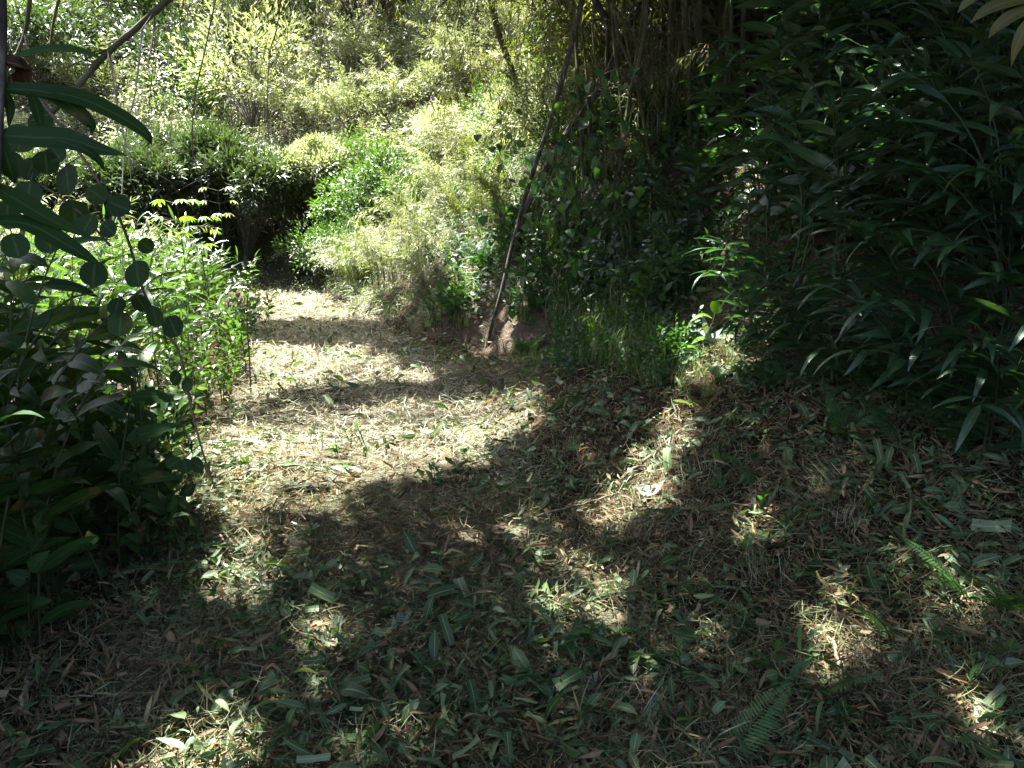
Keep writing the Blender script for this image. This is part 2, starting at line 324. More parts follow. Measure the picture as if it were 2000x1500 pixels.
# ------------------------------------------------------------------ plant makers (local, base at origin)
def stem_leaves(g, pts, start, spacing, L, W, T, up=(0, 0, 1), side_w=.85, fwd=.5, lift=0.0, taper=.35, terminal=True, jit=.15):
    ln = np.concatenate([[0], np.cumsum(np.linalg.norm(np.diff(pts, axis=0), axis=1))]); tot = ln[-1]
    s = np.arange(tot * start, tot, spacing); n = len(s)
    if n == 0: return
    P = np.stack([np.interp(s, ln, pts[:, k]) for k in range(3)], 1)
    tgall = norm(np.gradient(pts, axis=0)); Tg = norm(np.stack([np.interp(s, ln, tgall[:, k]) for k in range(3)], 1))
    upv = np.asarray(up, float); B = np.cross(Tg, upv)
    bl = np.linalg.norm(B, axis=1) < .25; B[bl] = np.array([0, 1.0, 0]); B = norm(B)
    sg = np.where(np.arange(n) % 2 == 0, 1.0, -1.0)[:, None]
    D = B * sg * side_w + Tg * fwd + np.array([0, 0, lift]) + rng.normal(0, jit, (n, 3))
    N = norm(np.cross(B, Tg)); N = np.where((N[:, 2:3] < 0), -N, N) + rng.normal(0, .25, (n, 3)) + np.array([0, 0, .3])
    f = 1 - taper * np.abs(s / tot - .55) * 2
    leaves(g, P, D, N, L * f * rng.uniform(.8, 1.15, n), W * f * rng.uniform(.85, 1.15, n), T)
    if terminal: leaves(g, pts[-1:], tgall[-1:], np.array([[0, 0, 1.0]]), L * .8, W * .7, T)

def arc(h, lean, n=12, curl=1.6, wob=.02, base=(0, 0, 0), yaw=0.0):
    """stem of length h that starts upright and leans over towards +X"""
    t = np.linspace(0, 1, n); a = lean * t ** curl; dt = h / (n - 1)
    x = np.concatenate([[0], np.cumsum(np.sin(a[1:]) * dt)]); z = np.concatenate([[0], np.cumsum(np.cos(a[1:]) * dt)])
    y = np.cumsum(rng.normal(0, wob * dt, n))
    c, s_ = math.cos(yaw), math.sin(yaw)
    return np.stack([c * x - s_ * y, s_ * x + c * y, z], 1) + np.asarray(base)

def ginger(seed_h=1.2, nst=4, L=.30, W=.05, lean=(0.5, 1.4), T=T_GINGER, mat='ginger', spread=.8, sp=.075, start=.22, basal=.14):
    gl = Geo(); ss = []
    for k in range(nst):
        gs = Geo(); p = arc(seed_h * rng.uniform(.65, 1.1), rng.uniform(*lean), base=(*rng.normal(0, basal, 2), -.05), yaw=rng.normal(0, spread))
        tube(gs, p, np.linspace(.007, .003, len(p)), 5); ss.append(('stem', gs.mesh('ginger_stem', M['stem'])))
        stem_leaves(gl, p, start, sp, L, W, T)
    return ss + [('leaves', gl.mesh('ginger_leaves', M[mat]))]
def herb(h=.55, n=6, L=.10, W=.05, mat='herb', T=T_OVATE):
    gl = Geo(); ss = []; gs = Geo()
    for k in range(n):
        if n <= 4: gs = Geo()
        p = arc(h * rng.uniform(.5, 1.1), rng.uniform(.2, 1.1), n=8, base=(*rng.normal(0, .12, 2), -.03), yaw=rng.uniform(0, 2 * PI))
        tube(gs, p, np.linspace(.005, .002, len(p)), 4)
        if n <= 4: ss.append(('stem', gs.mesh('herb_stem', M['stem'])))
        stem_leaves(gl, p, .2, .045, L, W, T, jit=.35, lift=.1)
    return (ss if n <= 4 else [('stalk_tuft', gs.mesh('herb_stems', M['stem']))]) + [('leaves', gl.mesh('herb_leaves', M[mat]))]
def fern(n=7, L=.5, flat=.9):
    gs, gl = Geo(), Geo()
    for k in range(n):
        l = L * rng.uniform(.7, 1.1)
        p = arc(l, rng.uniform(1.0, 1.9) * flat, n=14, curl=.8, yaw=k * 2 * PI / max(n, 1) + rng.normal(0, .35), base=(0, 0, -.01))
        tube(gs, p, np.linspace(.004, .0012, len(p)), 4)
        m = 26; s = np.linspace(.12, .99, m)
        tt = np.linspace(0, 1, len(p)); P = np.stack([np.interp(s, tt, p[:, j]) for j in range(3)], 1)
        tg = norm(np.gradient(p, axis=0)); Tg = np.stack([np.interp(s, tt, tg[:, j]) for j in range(3)], 1)
        B = norm(np.cross(Tg, [0, 0, 1.0])); Nn = np.cross(B, Tg)
        pl = l * .27 * np.sin(PI * np.clip(s, 0, 1) ** .75) ** .8 + .012
        for sg in (1, -1):
            leaves(gl, P, B * sg + Tg * .35 + rng.normal(0, .05, (m, 3)), Nn, pl, l * .030 + .003, T_BAM[:2])
    return [('stems', gs.mesh('fern_rachis', M['stem'])), ('fronds', gl.mesh('fern_fronds', M['fern']))]
def grass(n=70, L=.7, W=.014, mat='grass', spread=.10):
    gl = Geo()
    P = np.stack([rng.normal(0, spread, n), rng.normal(0, spread, n), np.full(n, -.02)], 1)
    D = np.stack([P[:, 0] * 3 + rng.normal(0, .3, n), P[:, 1] * 3 + rng.normal(0, .3, n), np.full(n, 1.0)], 1)
    out = D.copy(); out[:, 2] = 0
    leaves(gl, P, D, np.stack([-out[:, 0], -out[:, 1], np.full(n, .25)], 1) * -1, L * rng.uniform(.5, 1.1, n), W * rng.uniform(.7, 1.3, n), T_BLADE)
    return [('blades', gl.mesh('grass_blades', M[mat]))]
def shrub(R=1.2, nclump=26, per=80, L=.12, W=.045, mat='pale', zc=.9, squash=.85, T=T_DIA, hollow=False, droop=.0):
    gs, gl = Geo(), Geo()
    for k in range(nclump):
        th = rng.uniform(0, 2 * PI); u = rng.uniform(-.35 if not hollow else -.1, 1)
        rr = math.sqrt(1 - min(1, u * u)); d = np.array([rr * math.cos(th), rr * math.sin(th), u])
        c = d * R * rng.uniform(.55, 1.0) * np.array([1, 1, squash]) + np.array([0, 0, zc * R])
        cr = R * rng.uniform(.22, .42)
        n = int(per * rng.uniform(.6, 1.3))
        q = norm(rng.normal(0, 1, (n, 3))) * (rng.random((n, 1)) ** .5) * cr
        D = norm(q) * .7 + d * .7 + np.array([0, 0, .25 - droop]) + rng.normal(0, .45, (n, 3))
        N = np.array([0, 0, 1.0]) + d * .3 + rng.normal(0, .45, (n, 3))
        tone = rng.random() * .5
        leaves(gl, c + q, D, N, L * rng.uniform(.6, 1.25, n), W * rng.uniform(.7, 1.2, n), T, rnd=np.clip(tone + rng.random(n) * .5, 0, 1))
        st = spline([[0, 0, -.1], [c[0] * .25, c[1] * .25, c[2] * .45], c], 6)
        tube(gs, st, np.linspace(.012, .004, 6) * R, 4)
    return [('stems', gs.mesh('shrub_stems', M['bark'])), ('crown', gl.mesh('shrub_crown', M[mat]))]
def bamboo_grass(R=1.0, nst=34, L=.17, W=.018, mat='yellow', h=1.3, per=.035):
    gs, gl = Geo(), Geo()
    for k in range(nst):
        yaw = rng.uniform(0, 2 * PI); b = R * .55 * math.sqrt(rng.random())
        p = arc(h * rng.uniform(.7, 1.15), rng.uniform(1.0, 2.3), n=12, curl=1.2, base=(b * math.cos(yaw), b * math.sin(yaw), -.05), yaw=yaw + rng.normal(0, .5))
        tube(gs, p, np.linspace(.006, .002, 12), 3)
        for j in range(2):
            stem_leaves(gl, p, .25, per, L, W, T_BAM, side_w=.6, fwd=.7, lift=-.15, jit=.4)
    return [('stems', gs.mesh('cane_stems', M['twig'])), ('leaves', gl.mesh('cane_leaves', M[mat]))]
def bamboo_spray(L=1.6, twigs=16, leafL=.13, mat='olive', lean=2.2):
    """a cut-off-from-view branch: arching branch with hanging leafy twigs; local +X is outwards"""
    gs, gl = Geo(), Geo()
    p = arc(L, lean, n=16, curl=.8, wob=.1); tube(gs, p, np.linspace(.009, .003, 16), 4)
    for k in range(twigs):
        i = rng.integers(3, 16); yaw = rng.uniform(0, 2 * PI); l = rng.uniform(.25, .6)
        t = np.linspace(0, 1, 7)[:, None]
        d = np.array([math.cos(yaw), math.sin(yaw), .1]); q = p[i] + d * t * l * .7 + np.array([0, 0, -1]) * t ** 2 * l * .8
        tube(gs, q, np.linspace(.003, .0012, 7), 3)
        stem_leaves(gl, q, .25, .035, leafL, .016, T_BAM, side_w=.5, fwd=.7, lift=-.35, jit=.4)
    return [('branch', gs.mesh('spray_branch', M['twig'])), ('leaves', gl.mesh('spray_leaves', M[mat]))]

def culm_mesh(g, pts, r, node=.32, sides=8):
    pts = np.asarray(pts, float); ln = np.concatenate([[0], np.cumsum(np.linalg.norm(np.diff(pts, axis=0), axis=1))])
    s = [0.0]; k = node
    while k < ln[-1]:
        s += [k - .018, k, k + .018]; k += node * rng.uniform(.9, 1.1)
    s.append(ln[-1]); s = np.array(s)
    P = np.stack([np.interp(s, ln, pts[:, j]) for j in range(3)], 1)
    f = np.ones(len(s)); f[2:-1:3] = 1.22
    tube(g, P, r * f * np.linspace(1, .75, len(s)), sides)
    return P[2:-1:3]

# ------------------------------------------------------------------ setting: ground, path
def grid_mesh(name, xs, ys, hf, mat):
    X, Y = np.meshgrid(xs, ys); Z = hf(X, Y); nx, ny = len(xs), len(ys)
    V = np.stack([X, Y, Z], -1).reshape(-1, 3)
    i = np.arange(nx * ny).reshape(ny, nx)
    F = np.stack([i[:-1, :-1], i[:-1, 1:], i[1:, 1:], i[1:, :-1]], -1).reshape(-1, 4)
    g = Geo(); g.add(V, F, .5, V[:, :2] * .1); return g.mesh(name, mat)
def axis(lo, a, b, hi, fine, coarse):
    return np.unique(np.round(np.concatenate([np.arange(lo, a, coarse), np.arange(a, b, fine), np.arange(b, hi + coarse, coarse)]), 4))
gx = axis(-70, -8, 8, 70, .08, 1.0); gy = axis(-30, .5, 18, 90, .08, 1.0)
ground = obj('ground', grid_mesh('ground', gx, gy, H, M['soil'])); tag(ground, kind='structure')
# path: a mown strip that follows the ground, ragged edges
g = Geo(); ys = np.arange(-3, 19, .08); us = np.linspace(-1, 1, 22); V = []
for y in ys:
    c = float(cx(y)); k_ = float(smooth((y - 4) / 4)); c = c * (1 - k_) + k_ * (float(le(y)) + float(rf(y))) / 2; wd = (float(rf(y)) - float(le(y))) / 2
    wl = 1.15 * (1 - k_) + k_ * wd + .25 * float(vnoise(y * 1.3, 0, 5)) + .15 * float(vnoise(y * 5, 0, 6)); wr = 1.0 * (1 - k_) + k_ * (wd - .1) + .25 * float(vnoise(y * 1.3, 9, 7)) + .15 * float(vnoise(y * 5, 3, 8))
    for u in us:
        x = c + (wl if u < 0 else wr) * u
        V.append((x, y, 0))
V = np.array(V); edge = np.abs(np.tile(us, len(ys)))
V[:, 2] = H(V[:, 0], V[:, 1]) + np.where(edge > .97, -.03, .012)
i = np.arange(len(V)).reshape(len(ys), len(us)); F = np.stack([i[:-1, :-1], i[:-1, 1:], i[1:, 1:], i[1:, :-1]], -1).reshape(-1, 4)
g.add(V, F, .5, V[:, :2]); path = obj('path', g.mesh('path', M['path'])); tag(path, kind='structure')

# ------------------------------------------------------------------ sun, and where it reaches the ground
AZ, EL = math.radians(48), math.radians(64)
SUN = np.array([-math.sin(AZ) * math.cos(EL), math.cos(AZ) * math.cos(EL), math.sin(EL)])
def patch(px, py, rx, ry, w=1.0):
    p = G(px, py); d = float(proj(p)[2][0]); q = G(px, py - ry); q2 = G(px, py + ry)
    return (p[0], p[1], max(rx * d / FPX, .05), max(abs(q[1] - q2[1]) / 2, .05), w)
def patch3(px, py, d, r, w=1.0):
    p = at(px, py, d); t = 0.0
    for _ in range(40):
        q = p - SUN * t; t += max((q[2] - float(H(q[0], q[1]))) * .5, 0)
    q = p - SUN * t; return (q[0], q[1], r, r, w)
YP = G(1388, 715); d_yp = float(proj(YP)[2][0])
PATCHES = [patch3(*a) for a in [(165, 620, 2.3, .12, .9), (1390, 650, d_yp, .28), (1395, 605, d_yp, .28), (1450, 500, 6.6, .3, .5), (1500, 300, 7, .3, .4), (1590, 150, 7.5, .2, .7), (1465, 230, 7, .15, .7), (1800, 410, 5.2, .15, .6), (1640, 620, 5.2, .15, .5), (1700, 300, 6, .8, .2), (1550, 450, 6, .6, .25), (1850, 320, 5, .6, .22), (1350, 480, 7, .5, .32), (1150, 500, 7.4, .5, .3), (1750, 560, 5, .4, .25), (1100, 300, 8.5, .9, .42), (1200, 180, 9, .9, .4), (1050, 450, 8, .7, .5), (1150, 520, 7.5, .7, .42), (1260, 400, 8, .7, .38), (1020, 200, 10, .9, .5), (1450, 150, 8.5, .5, .3), (1300, 560, 7, .4, .35)]] + [patch(*a) for a in [
    (715, 865, 250, 56), (560, 880, 130, 45), (880, 850, 110, 26), (400, 850, 110, 60), (470, 790, 60, 25), (620, 930, 120, 22, .8), (640, 720, 140, 38),
    (420, 960, 80, 40, .7), (600, 1020, 90, 36, .6), (760, 1010, 90, 30, .3), (900, 1090, 90, 40, .3), (500, 1010, 60, 30, .6), (480, 1150, 60, 30, .75), (550, 1165, 40, 14, .5), (390, 1085, 50, 26, .5),
    (640, 1255, 34, 28, .9), (1090, 1160, 110, 60, .7), (1210, 1210, 60, 30, .5), (1020, 1050, 60, 30, .5), (1330, 830, 36, 46, .95), (1260, 935, 60, 40, .8), (1270, 975, 40, 22, .9), (1200, 1010, 60, 30, .6),
    (830, 1480, 60, 24, .4), (1950, 1430, 60, 50, .7), (1690, 1290, 70, 36, .45), (1860, 1180, 60, 34, .5), (1620, 1220, 50, 30, .4), (1930, 1230, 60, 30, .55), (1400, 1100, 80, 40, .3), (760, 1130, 90, 40, .42), (1500, 1040, 60, 30, .4),
    (1440, 520, 70, 40, .4), (1480, 330, 50, 60, .35), (1320, 560, 50, 40, .3), (250, 1120, 60, 30, .25), (1640, 230, 40, 40, .35), (1800, 440, 25, 25, .5),
    (1050, 520, 130, 120, .38), (1150, 380, 140, 140, .36), (1000, 620, 80, 50, .4), (1250, 480, 90, 80, .25), (180, 640, 60, 70, .7), (340, 880, 60, 40, .5)]]
DARKS = [patch(*a) for a in [(690, 655, 240, 26), (600, 640, 120, 16), (760, 775, 260, 22), (660, 785, 70, 14), (560, 545, 130, 14), (830, 600, 70, 60), (850, 690, 120, 50)]]
def lit(x, y):
    """chance that the sun reaches ground point (x, y)"""
    nz = vnoise(x * .9, y * .9, 21) * 1.3 + vnoise(x * 2.5, y * 2.5, 22) * .6
    sh = np.zeros_like(x)
    sh = np.maximum(sh, smooth((4.55 + nz * .5 - y) / .5))
    sb = x - np.interp(y, [-10, 0, 4, 5, 5.6, 6.3, 7.2, 8.2, 9, 11, 13, 16, 20], [-9, -9, -3, -.1, -.3, -.85, -1.0, -.9, -.2, .4, .8, 1.6, 3.5]) + nz * .5
    sh = np.maximum(sh, smooth(sb / .6))
    sl = np.interp(y, [-10, 3, 4, 5, 6], [9, 9, -1.2, -2.2, -4.5]) - x + nz * .4
    sh = np.maximum(sh, smooth(sl / .5) * (y < 6.2))
    for (a, b, ra, rb, w) in DARKS:
        d = np.sqrt(((x - a) / ra) ** 2 + ((y - b) / rb) ** 2) + nz * .25; sh = np.maximum(sh, smooth((1.15 - d) / .4) * .95)
    l = 1 - sh
    for (a, b, ra, rb, w) in PATCHES:
        d = np.sqrt(((x - a) / (ra + .06)) ** 2 + ((y - b) / (rb + .08)) ** 2) + nz * .35; l = np.maximum(l, w * smooth((1.25 - d) / .3))
    return l

# ------------------------------------------------------------------ unseen shade trees round the track, crowns shaped to cast its sun patches
trunks = [(6.5, 4.5), (5.5, 10.5), (-4.6, 1.2), (2.5, -4.5), (9.5, 9.0), (-3.2, -4.0), (8.0, -1.0), (-5.2, 6.0)]
N0 = 230000
Gx = rng.uniform(-6.5, 9.5, N0); Gy = rng.uniform(-3.5, 15, N0)
fine = (vnoise(Gx * 3.4, Gy * 3.4, 31) + .6 * vnoise(Gx * 7.1, Gy * 7.1, 32)) * .95 + .5
keep = np.clip(fine, .02, .98) * .8 + rng.random(N0) * .2 > lit(Gx, Gy)  # leaves dropped where their shadow would land in a wanted sun patch
Gx, Gy = Gx[keep], Gy[keep]; Gz = H(Gx, Gy)
hh = rng.uniform(5.6, 9.0, len(Gx)) + np.clip(Gz, 0, 3) * .3
t = (hh - np.minimum(Gz, 5)) / SUN[2]
P = np.stack([Gx, Gy, Gz], 1) + SUN * np.maximum(t, 3.0)[:, None] + rng.normal(0, .03, (len(Gx), 3))
px, py, dd = proj(P)
vis = (dd > .1) & (px > -120) & (px < 2120) & (py > -70) & (py < 1600)
P = P[~vis]; BK = ((Gx > 1.0) & (Gx > rf(Gy) - .1) & (Gy > 2.8))[~vis] | (Gx < -1.6)[~vis]
own = np.argmin(np.stack([np.hypot(P[:, 0] - a, P[:, 1] - b - 1.5) for a, b in trunks], 1), 1)
tree_words = ['above the dark bank', 'behind the bamboo culms', 'over the round leaved vine', 'behind the viewer on the bank side', 'far up the dark bank', 'behind the viewer on the vine side', 'on the bank beside the viewer', 'over the sunlit ginger']
for k, (a, b) in enumerate(trunks):
    Q = P[own == k]
    if len(Q) < 50: continue
    base = on(a, b); top = Q.mean(0); top[2] -= .5
    gt, gc = Geo(), Geo()
    mid = np.array([base[0] + (top[0] - base[0]) * .15, base[1] + (top[1] - base[1]) * .15, (base[2] + top[2]) / 2])
    tr = spline([[0, 0, -.3], mid - base, top - base], 12); 
    tube(gt, tr, np.linspace(.16, .06, 12), 8)
    for q in Q[rng.integers(0, len(Q), 16)]:
        qx, qy, qd = proj(np.stack([q, (q + top) / 2])); 
        tube(gt, spline([tr[8 + rng.integers(0, 4)], (q + top) / 2 - base + [0, 0, .3], q - base], 7), np.linspace(.05, .012, 7), 5)
    n = len(Q)
    leaves(gc, Q - base, np.stack([rng.normal(0, 1, n), rng.normal(0, 1, n), rng.normal(-.2, .4, n)], 1), SUN + rng.normal(0, .35, (n, 3)), np.where(BK[own == k], rng.uniform(.16, .27, n), rng.uniform(.13, .21, n)), np.where(BK[own == k], rng.uniform(.08, .13, n), rng.uniform(.068, .105, n)), T_DIA)
    thing('unseen_shade_tree', [('trunk', gt.mesh('trunk', M['bark'])), ('crown', gc.mesh('crown', M['canopy']))], base, label='unseen shade tree ' + tree_words[k] + ' with its crown shaped for dapples', cat='tree', group='unseen shade trees over the track')

# ------------------------------------------------------------------ far hillside
def inside(P, mx=160, my=200):
    a, b, d = proj(P); return (d > .3) & (a > -mx) & (a < 2000 + mx) & (b > -my) & (b < 1500 + my)
pale = [shrub(1.3, 30, 85, .15, .05, 'pale') for _ in range(3)]
greens = [shrub(1.3, 28, 75, .16, .06, 'green') for _ in range(2)]
dusky = [shrub(1.3, 28, 80, .16, .05, 'dusky') for _ in range(2)]
cane_y = [bamboo_grass(1.0, 40) for _ in range(3)]
cane_o = [bamboo_grass(1.0, 34, mat='olive', L=.15) for _ in range(2)]
tufts = [grass(80, .9, .018, spread=.12) for _ in range(3)]
def scatter(region, spacing, jitter=.45):
    x0, x1, y0, y1 = region; out = []
    for x in np.arange(x0, x1, spacing):
        for y in np.arange(y0, y1, spacing):
            out.append((x + rng.uniform(-1, 1) * spacing * jitter, y + rng.uniform(-1, 1) * spacing * jitter))
    return out
rows = {}
def plant_at(kind, variants, x, y, sc, cat, group, lean=None, yaw=None, tilt=.12, sink=0.0):
    loc = on(x, y); loc[2] -= sink
    o = thing(kind, variants[rng.integers(0, len(variants))], loc, (rng.normal(0, tilt), rng.normal(0, tilt), rng.uniform(0, 2 * PI) if yaw is None else yaw), sc, cat=cat, group=group)
    return o
band_words = ['lowest', 'second', 'third', 'fourth', 'topmost']
far = {}
for (x, y) in scatter((-24, 16, 20.4, 31), 1.75):
    p = on(x, y)
    if not inside(p + [0, 0, 1.0])[0]: continue
    pxx = float(proj(p + [0, 0, 1])[0][0])
    u = rng.random()
    leftish = pxx < 420
    if leftish: kind = 'g' if u < .42 else ('y' if u < .48 else ('d' if u < .7 else 'p'))
    else: kind = 'p' if u < .66 else ('g' if u < .76 else ('d' if u < .90 else ('y' if u < .94 else 't')))
    sc = rng.uniform(.8, 1.35) * (1 + .012 * (y - 20))
    if kind == 't': o = plant_at('grass_tuft', tufts, x, y, sc * 1.8, 'grass', 'grass tufts on the far hillside')
    elif kind == 'y': o = plant_at('cane_thicket', cane_y, x, y, sc * 1.2, 'bamboo', 'yellow green cane thickets on the far hillside')
    else: o = plant_at('shrub', {'p': pale, 'g': greens, 'd': dusky}[kind], x, y, sc, 'shrub', {'p': 'pale shrubs on the far hillside', 'g': 'green shrubs on the far hillside', 'd': 'dusky shrubs on the far hillside'}[kind])
    far.setdefault((kind, min(3, int((y - 19) / 2.8))), []).append(o)
tw = {'p': 'pale silvery shrub', 'g': 'fresh green shrub', 'd': 'dusky grey green shrub', 'y': 'yellow green cane thicket', 't': 'long grass tuft'}
bw = ['in the lowest belt of the far hillside', 'in the second belt up the far hillside', 'in the third belt up the far hillside', 'in the top belt of the far hillside']
for (k, b), L_ in far.items(): label_row(L_, '{o} ' + tw[k] + ' from the left ' + bw[b])

# yellow-green mounds along the foot of the hillside
L_ = []
for (x, y) in [(-9.2, 17.2), (-8.0, 17.9), (-7.0, 18.3), (-6.0, 18.2), (-5.0, 17.9), (-4.1, 18.3), (-3.2, 17.8), (-2.3, 17.6), (-1.4, 17.9), (-0.6, 17.2), (-7.6, 19.2), (-5.4, 19.3), (-3.4, 19.4), (-1.6, 19.2), (.3, 18.0)]:
    L_.append(plant_at('cane_thicket', cane_y, x, y, rng.uniform(.85, 1.05), 'bamboo', 'yellow green mounds along the hillside foot'))
label_row(L_, '{o} yellow green cane mound from the left along the foot of the hillside')
L_ = []
for (x, y) in [(-7.2, 11.2), (-8.3, 11.6), (-9.3, 11.0), (-7.0, 12.4), (-8.4, 13.0), (-6.3, 12.0), (-9.8, 12.6), (-10.6, 13.8), (-8.8, 14.6)]:
    L_.append(plant_at('cane_thicket', cane_y, x, y, rng.uniform(1.25, 1.6), 'bamboo', 'bright cane thickets behind the round leaved vine'))
label_row(L_, '{o} bright yellow green cane thicket from the left behind the round leaved vine')

# undergrowth that nobody could count
def undergrowth(name, x0, x1, y0, y1, n, cond, L, W, mat, hmax, lab, T=T_DIA):
    x = rng.uniform(x0, x1, n); y = rng.uniform(y0, y1, n); c = vnoise(x * 1.1, y * 1.1, 91) + .5 + .4 * vnoise(x * 3.1, y * 3.1, 92)
    k = cond(x, y) & (rng.random(n) < .25 + c); x, y, c = x[k], y[k], c[k]
    z = H(x, y); P = np.stack([x, y, z], 1); k = inside(P, 120, 260); P, c = P[k], c[k]; n = len(P)
    P[:, 2] += .02 + rng.random(n) * hmax * np.clip(c, .15, 1)
    g = Geo(); leaves(g, P, np.stack([rng.normal(-.1, .8, n), rng.normal(-.25, .8, n), rng.normal(.15, .5, n)], 1), np.array([0, -.2, 1.0]) + rng.normal(0, .45, (n, 3)), L * rng.uniform(.5, 1.3, n), W * rng.uniform(.6, 1.2, n), T, rnd=np.clip(.5 * rng.random(n) + .5 * c, 0, 1))
    tag(obj(name, g.mesh(name, M[mat])), lab, 'undergrowth', kind='stuff')
undergrowth('hillside_undergrowth', -26, 18, 15.5, 33, 230000, lambda x, y: ~((x > -9.6) & (x < -3.6) & (y < 16.3)), .15, .05, 'pale', 1.3, 'low pale undergrowth covering the far hillside')
YP = G(1388, 715); LP = G(945, 688)
undergrowth('bank_undergrowth', -3.2, 9, 4.4, 15.5, 60000, lambda x, y: (x > rf(y) + .2) & (x > -.9) & (y < 13) & ~((np.abs(x / np.maximum(y, 1) * FPX * .98 + 1000 - 985) < 45) & (y < 8.4)) & (np.hypot(x - YP[0], y - YP[1]) > .3) & (np.hypot(x - LP[0], y - LP[1]) > .35), .10, .04, 'herb', .30, 'low leafy undergrowth covering the shaded bank')
undergrowth('bank_grass_cover', -3.6, 3, 9, 16.5, 52000, lambda x, y: (x > rf(y) + .02), .18, .012, 'grass', .35, 'grassy cover on the sunlit bank', T_BAM)

undergrowth('cane_cover', -13, 2, 15.9, 20.5, 90000, lambda x, y: (y > 16.6) & (x > rf(y) - 30), .17, .018, 'yellow', .9, 'yellow green cane leaves covering the hillside foot', T_BAM)

# big dark-hollow shrubs at the end of the path
bigp = [shrub(1.6, 52, 190, .24, .065, 'dusky', zc=1.62, squash=.9, hollow=True), shrub(1.6, 50, 180, .24, .065, 'pale', zc=1.6, squash=.85, hollow=True)]
L_ = []
for i_, (x, y, s) in enumerate([(-6.4, 15.2, .60), (-7.5, 15.0, .58), (-5.3, 15.6, .58), (-4.5, 15.9, .52), (-8.7, 14.6, .58), (-5.8, 16.0, .6), (-7.0, 15.9, .58), (-3.7, 16.1, .45)]):
    L_.append(plant_at('shrub', [bigp[1 if i_ in (3, 7) else 0]], x, y, s, 'shrub', 'tall shrubs closing the end of the track'))
for (x, y, s) in [(-8.4, 15.9, .5), (-7.4, 16.1, .55), (-6.5, 16.3, .55), (-5.6, 16.5, .5), (-4.8, 16.6, .5), (-6.9, 15.6, .35), (-5.8, 15.8, .35)]:
    L_.append(plant_at('shrub', dusky, x, y, s * 1.2, 'shrub', 'tall shrubs closing the end of the track'))
label_row(L_, '{o} tall shrub from the left over the dark hollow at the end of the track')
L_ = []
for (x, y, s) in [(-3.55, 14.6, .5), (-3.1, 14.1, .42), (-3.1, 15.0, .6), (-2.5, 14.6, .6)]:
    L_.append(plant_at('shrub', greens, x, y, s, 'shrub', 'low green shrubs where the track bends'))
label_row(L_, '{o} low leafy shrub from the left where the track bends')
low = [herb(.28, 10, .06, .03, 'pale') for _ in range(2)]
L_ = []
for (x, y) in scatter((-6.6, -3.6, 14.2, 15.8), .45):
    L_.append(plant_at('herb_plant', low, x, y, rng.uniform(.8, 1.3), 'plant', 'pale low herbs at the end of the track'))
label_row(L_, '{o} pale low herb from the left at the far end of the track')

# sunlit right bank
L_, L2, L3 = [], [], []
for (x, y) in scatter((-3.4, 3.0, 9.6, 17.0), .82):
    s = x - float(rf(y))
    if s < .35 or not inside(on(x, y))[0]: continue
    pxx = float(proj(on(x, y) + [0, 0, .5])[0][0])
    u = rng.random()
    if pxx > 1180: continue
    if u < .50: L_.append(plant_at('cane_thicket', cane_y if pxx < 900 else cane_o, x, y, rng.uniform(.5, .85), 'bamboo', 'cane thickets on the sunlit bank'))
    elif u < .78: L2.append(plant_at('grass_tuft', tufts, x, y, rng.uniform(.8, 1.4), 'grass', 'long grass tufts on the sunlit bank'))
    else: L3.append(plant_at('shrub', greens if u < .9 else pale, x, y, rng.uniform(.35, .6), 'shrub', 'small shrubs on the sunlit bank'))
label_row(L_, '{o} leafy cane thicket from the left on the sunlit bank')
label_row(L2, '{o} long bladed grass tuft from the left on the sunlit bank')
label_row(L3, '{o} small shrub from the left on the sunlit bank')
L_ = []
for (px_, py_) in [(690, 545), (735, 520), (790, 545), (850, 560), (700, 500), (760, 480)]:
    p = G(px_, py_); L_.append(plant_at('cane_thicket', cane_y, p[0], p[1], rng.uniform(.45, .6), 'bamboo', 'cane tufts on the lip of the cut bank'))
label_row(L_, '{o} yellow cane tuft from the left hanging over the bare cut bank')

# ------------------------------------------------------------------ middle of the bank: herbs, ferns, grass in half shade
herbs = [herb(.6, 9, .10, .05) for _ in range(3)]
ferns = [fern(7, .55) for _ in range(3)]
shade_grass = [grass(60, .6, .010, spread=.09) for _ in range(2)]
groups = {}
for (x, y) in scatter((-1.8, 4.2, 4.9, 10.2), .36):
    s = x - float(rf(y))
    if s < .12 or s > 3.4: continue
    p = on(x, y); pxx, pyy, _d = proj(p)
    if pxx[0] < 850 or pxx[0] > 1420 or pyy[0] < 250: continue
    if abs(pxx[0] - 1385) < 75 and y < 7.5: continue
    if 915 < pxx[0] < 1010 and pyy[0] > 560: continue
    u = rng.random()
    if u < .62: o = plant_at('herb_plant', herbs, x, y, rng.uniform(.7, 1.3), 'plant', 'leafy herbs on the shaded bank'); k = 'h'
    elif u < .78: o = plant_at('fern', ferns, x, y, rng.uniform(.6, 1.0), 'fern', 'ferns on the shaded bank'); k = 'f'
    else: o = plant_at('grass_tuft', shade_grass, x, y, rng.uniform(.7, 1.1), 'grass', 'fine grass tufts on the shaded bank'); k = 'g'
    groups.setdefault((k, 0 if s < .9 else (1 if s < 1.9 else 2)), []).append(o)
kw = {'h': 'leafy green herb', 'f': 'fern', 'g': 'fine grass tuft'}
sw = ['at the foot of the bank right of the leaning pole', 'midway up the bank right of the leaning pole', 'high on the bank right of the leaning pole']
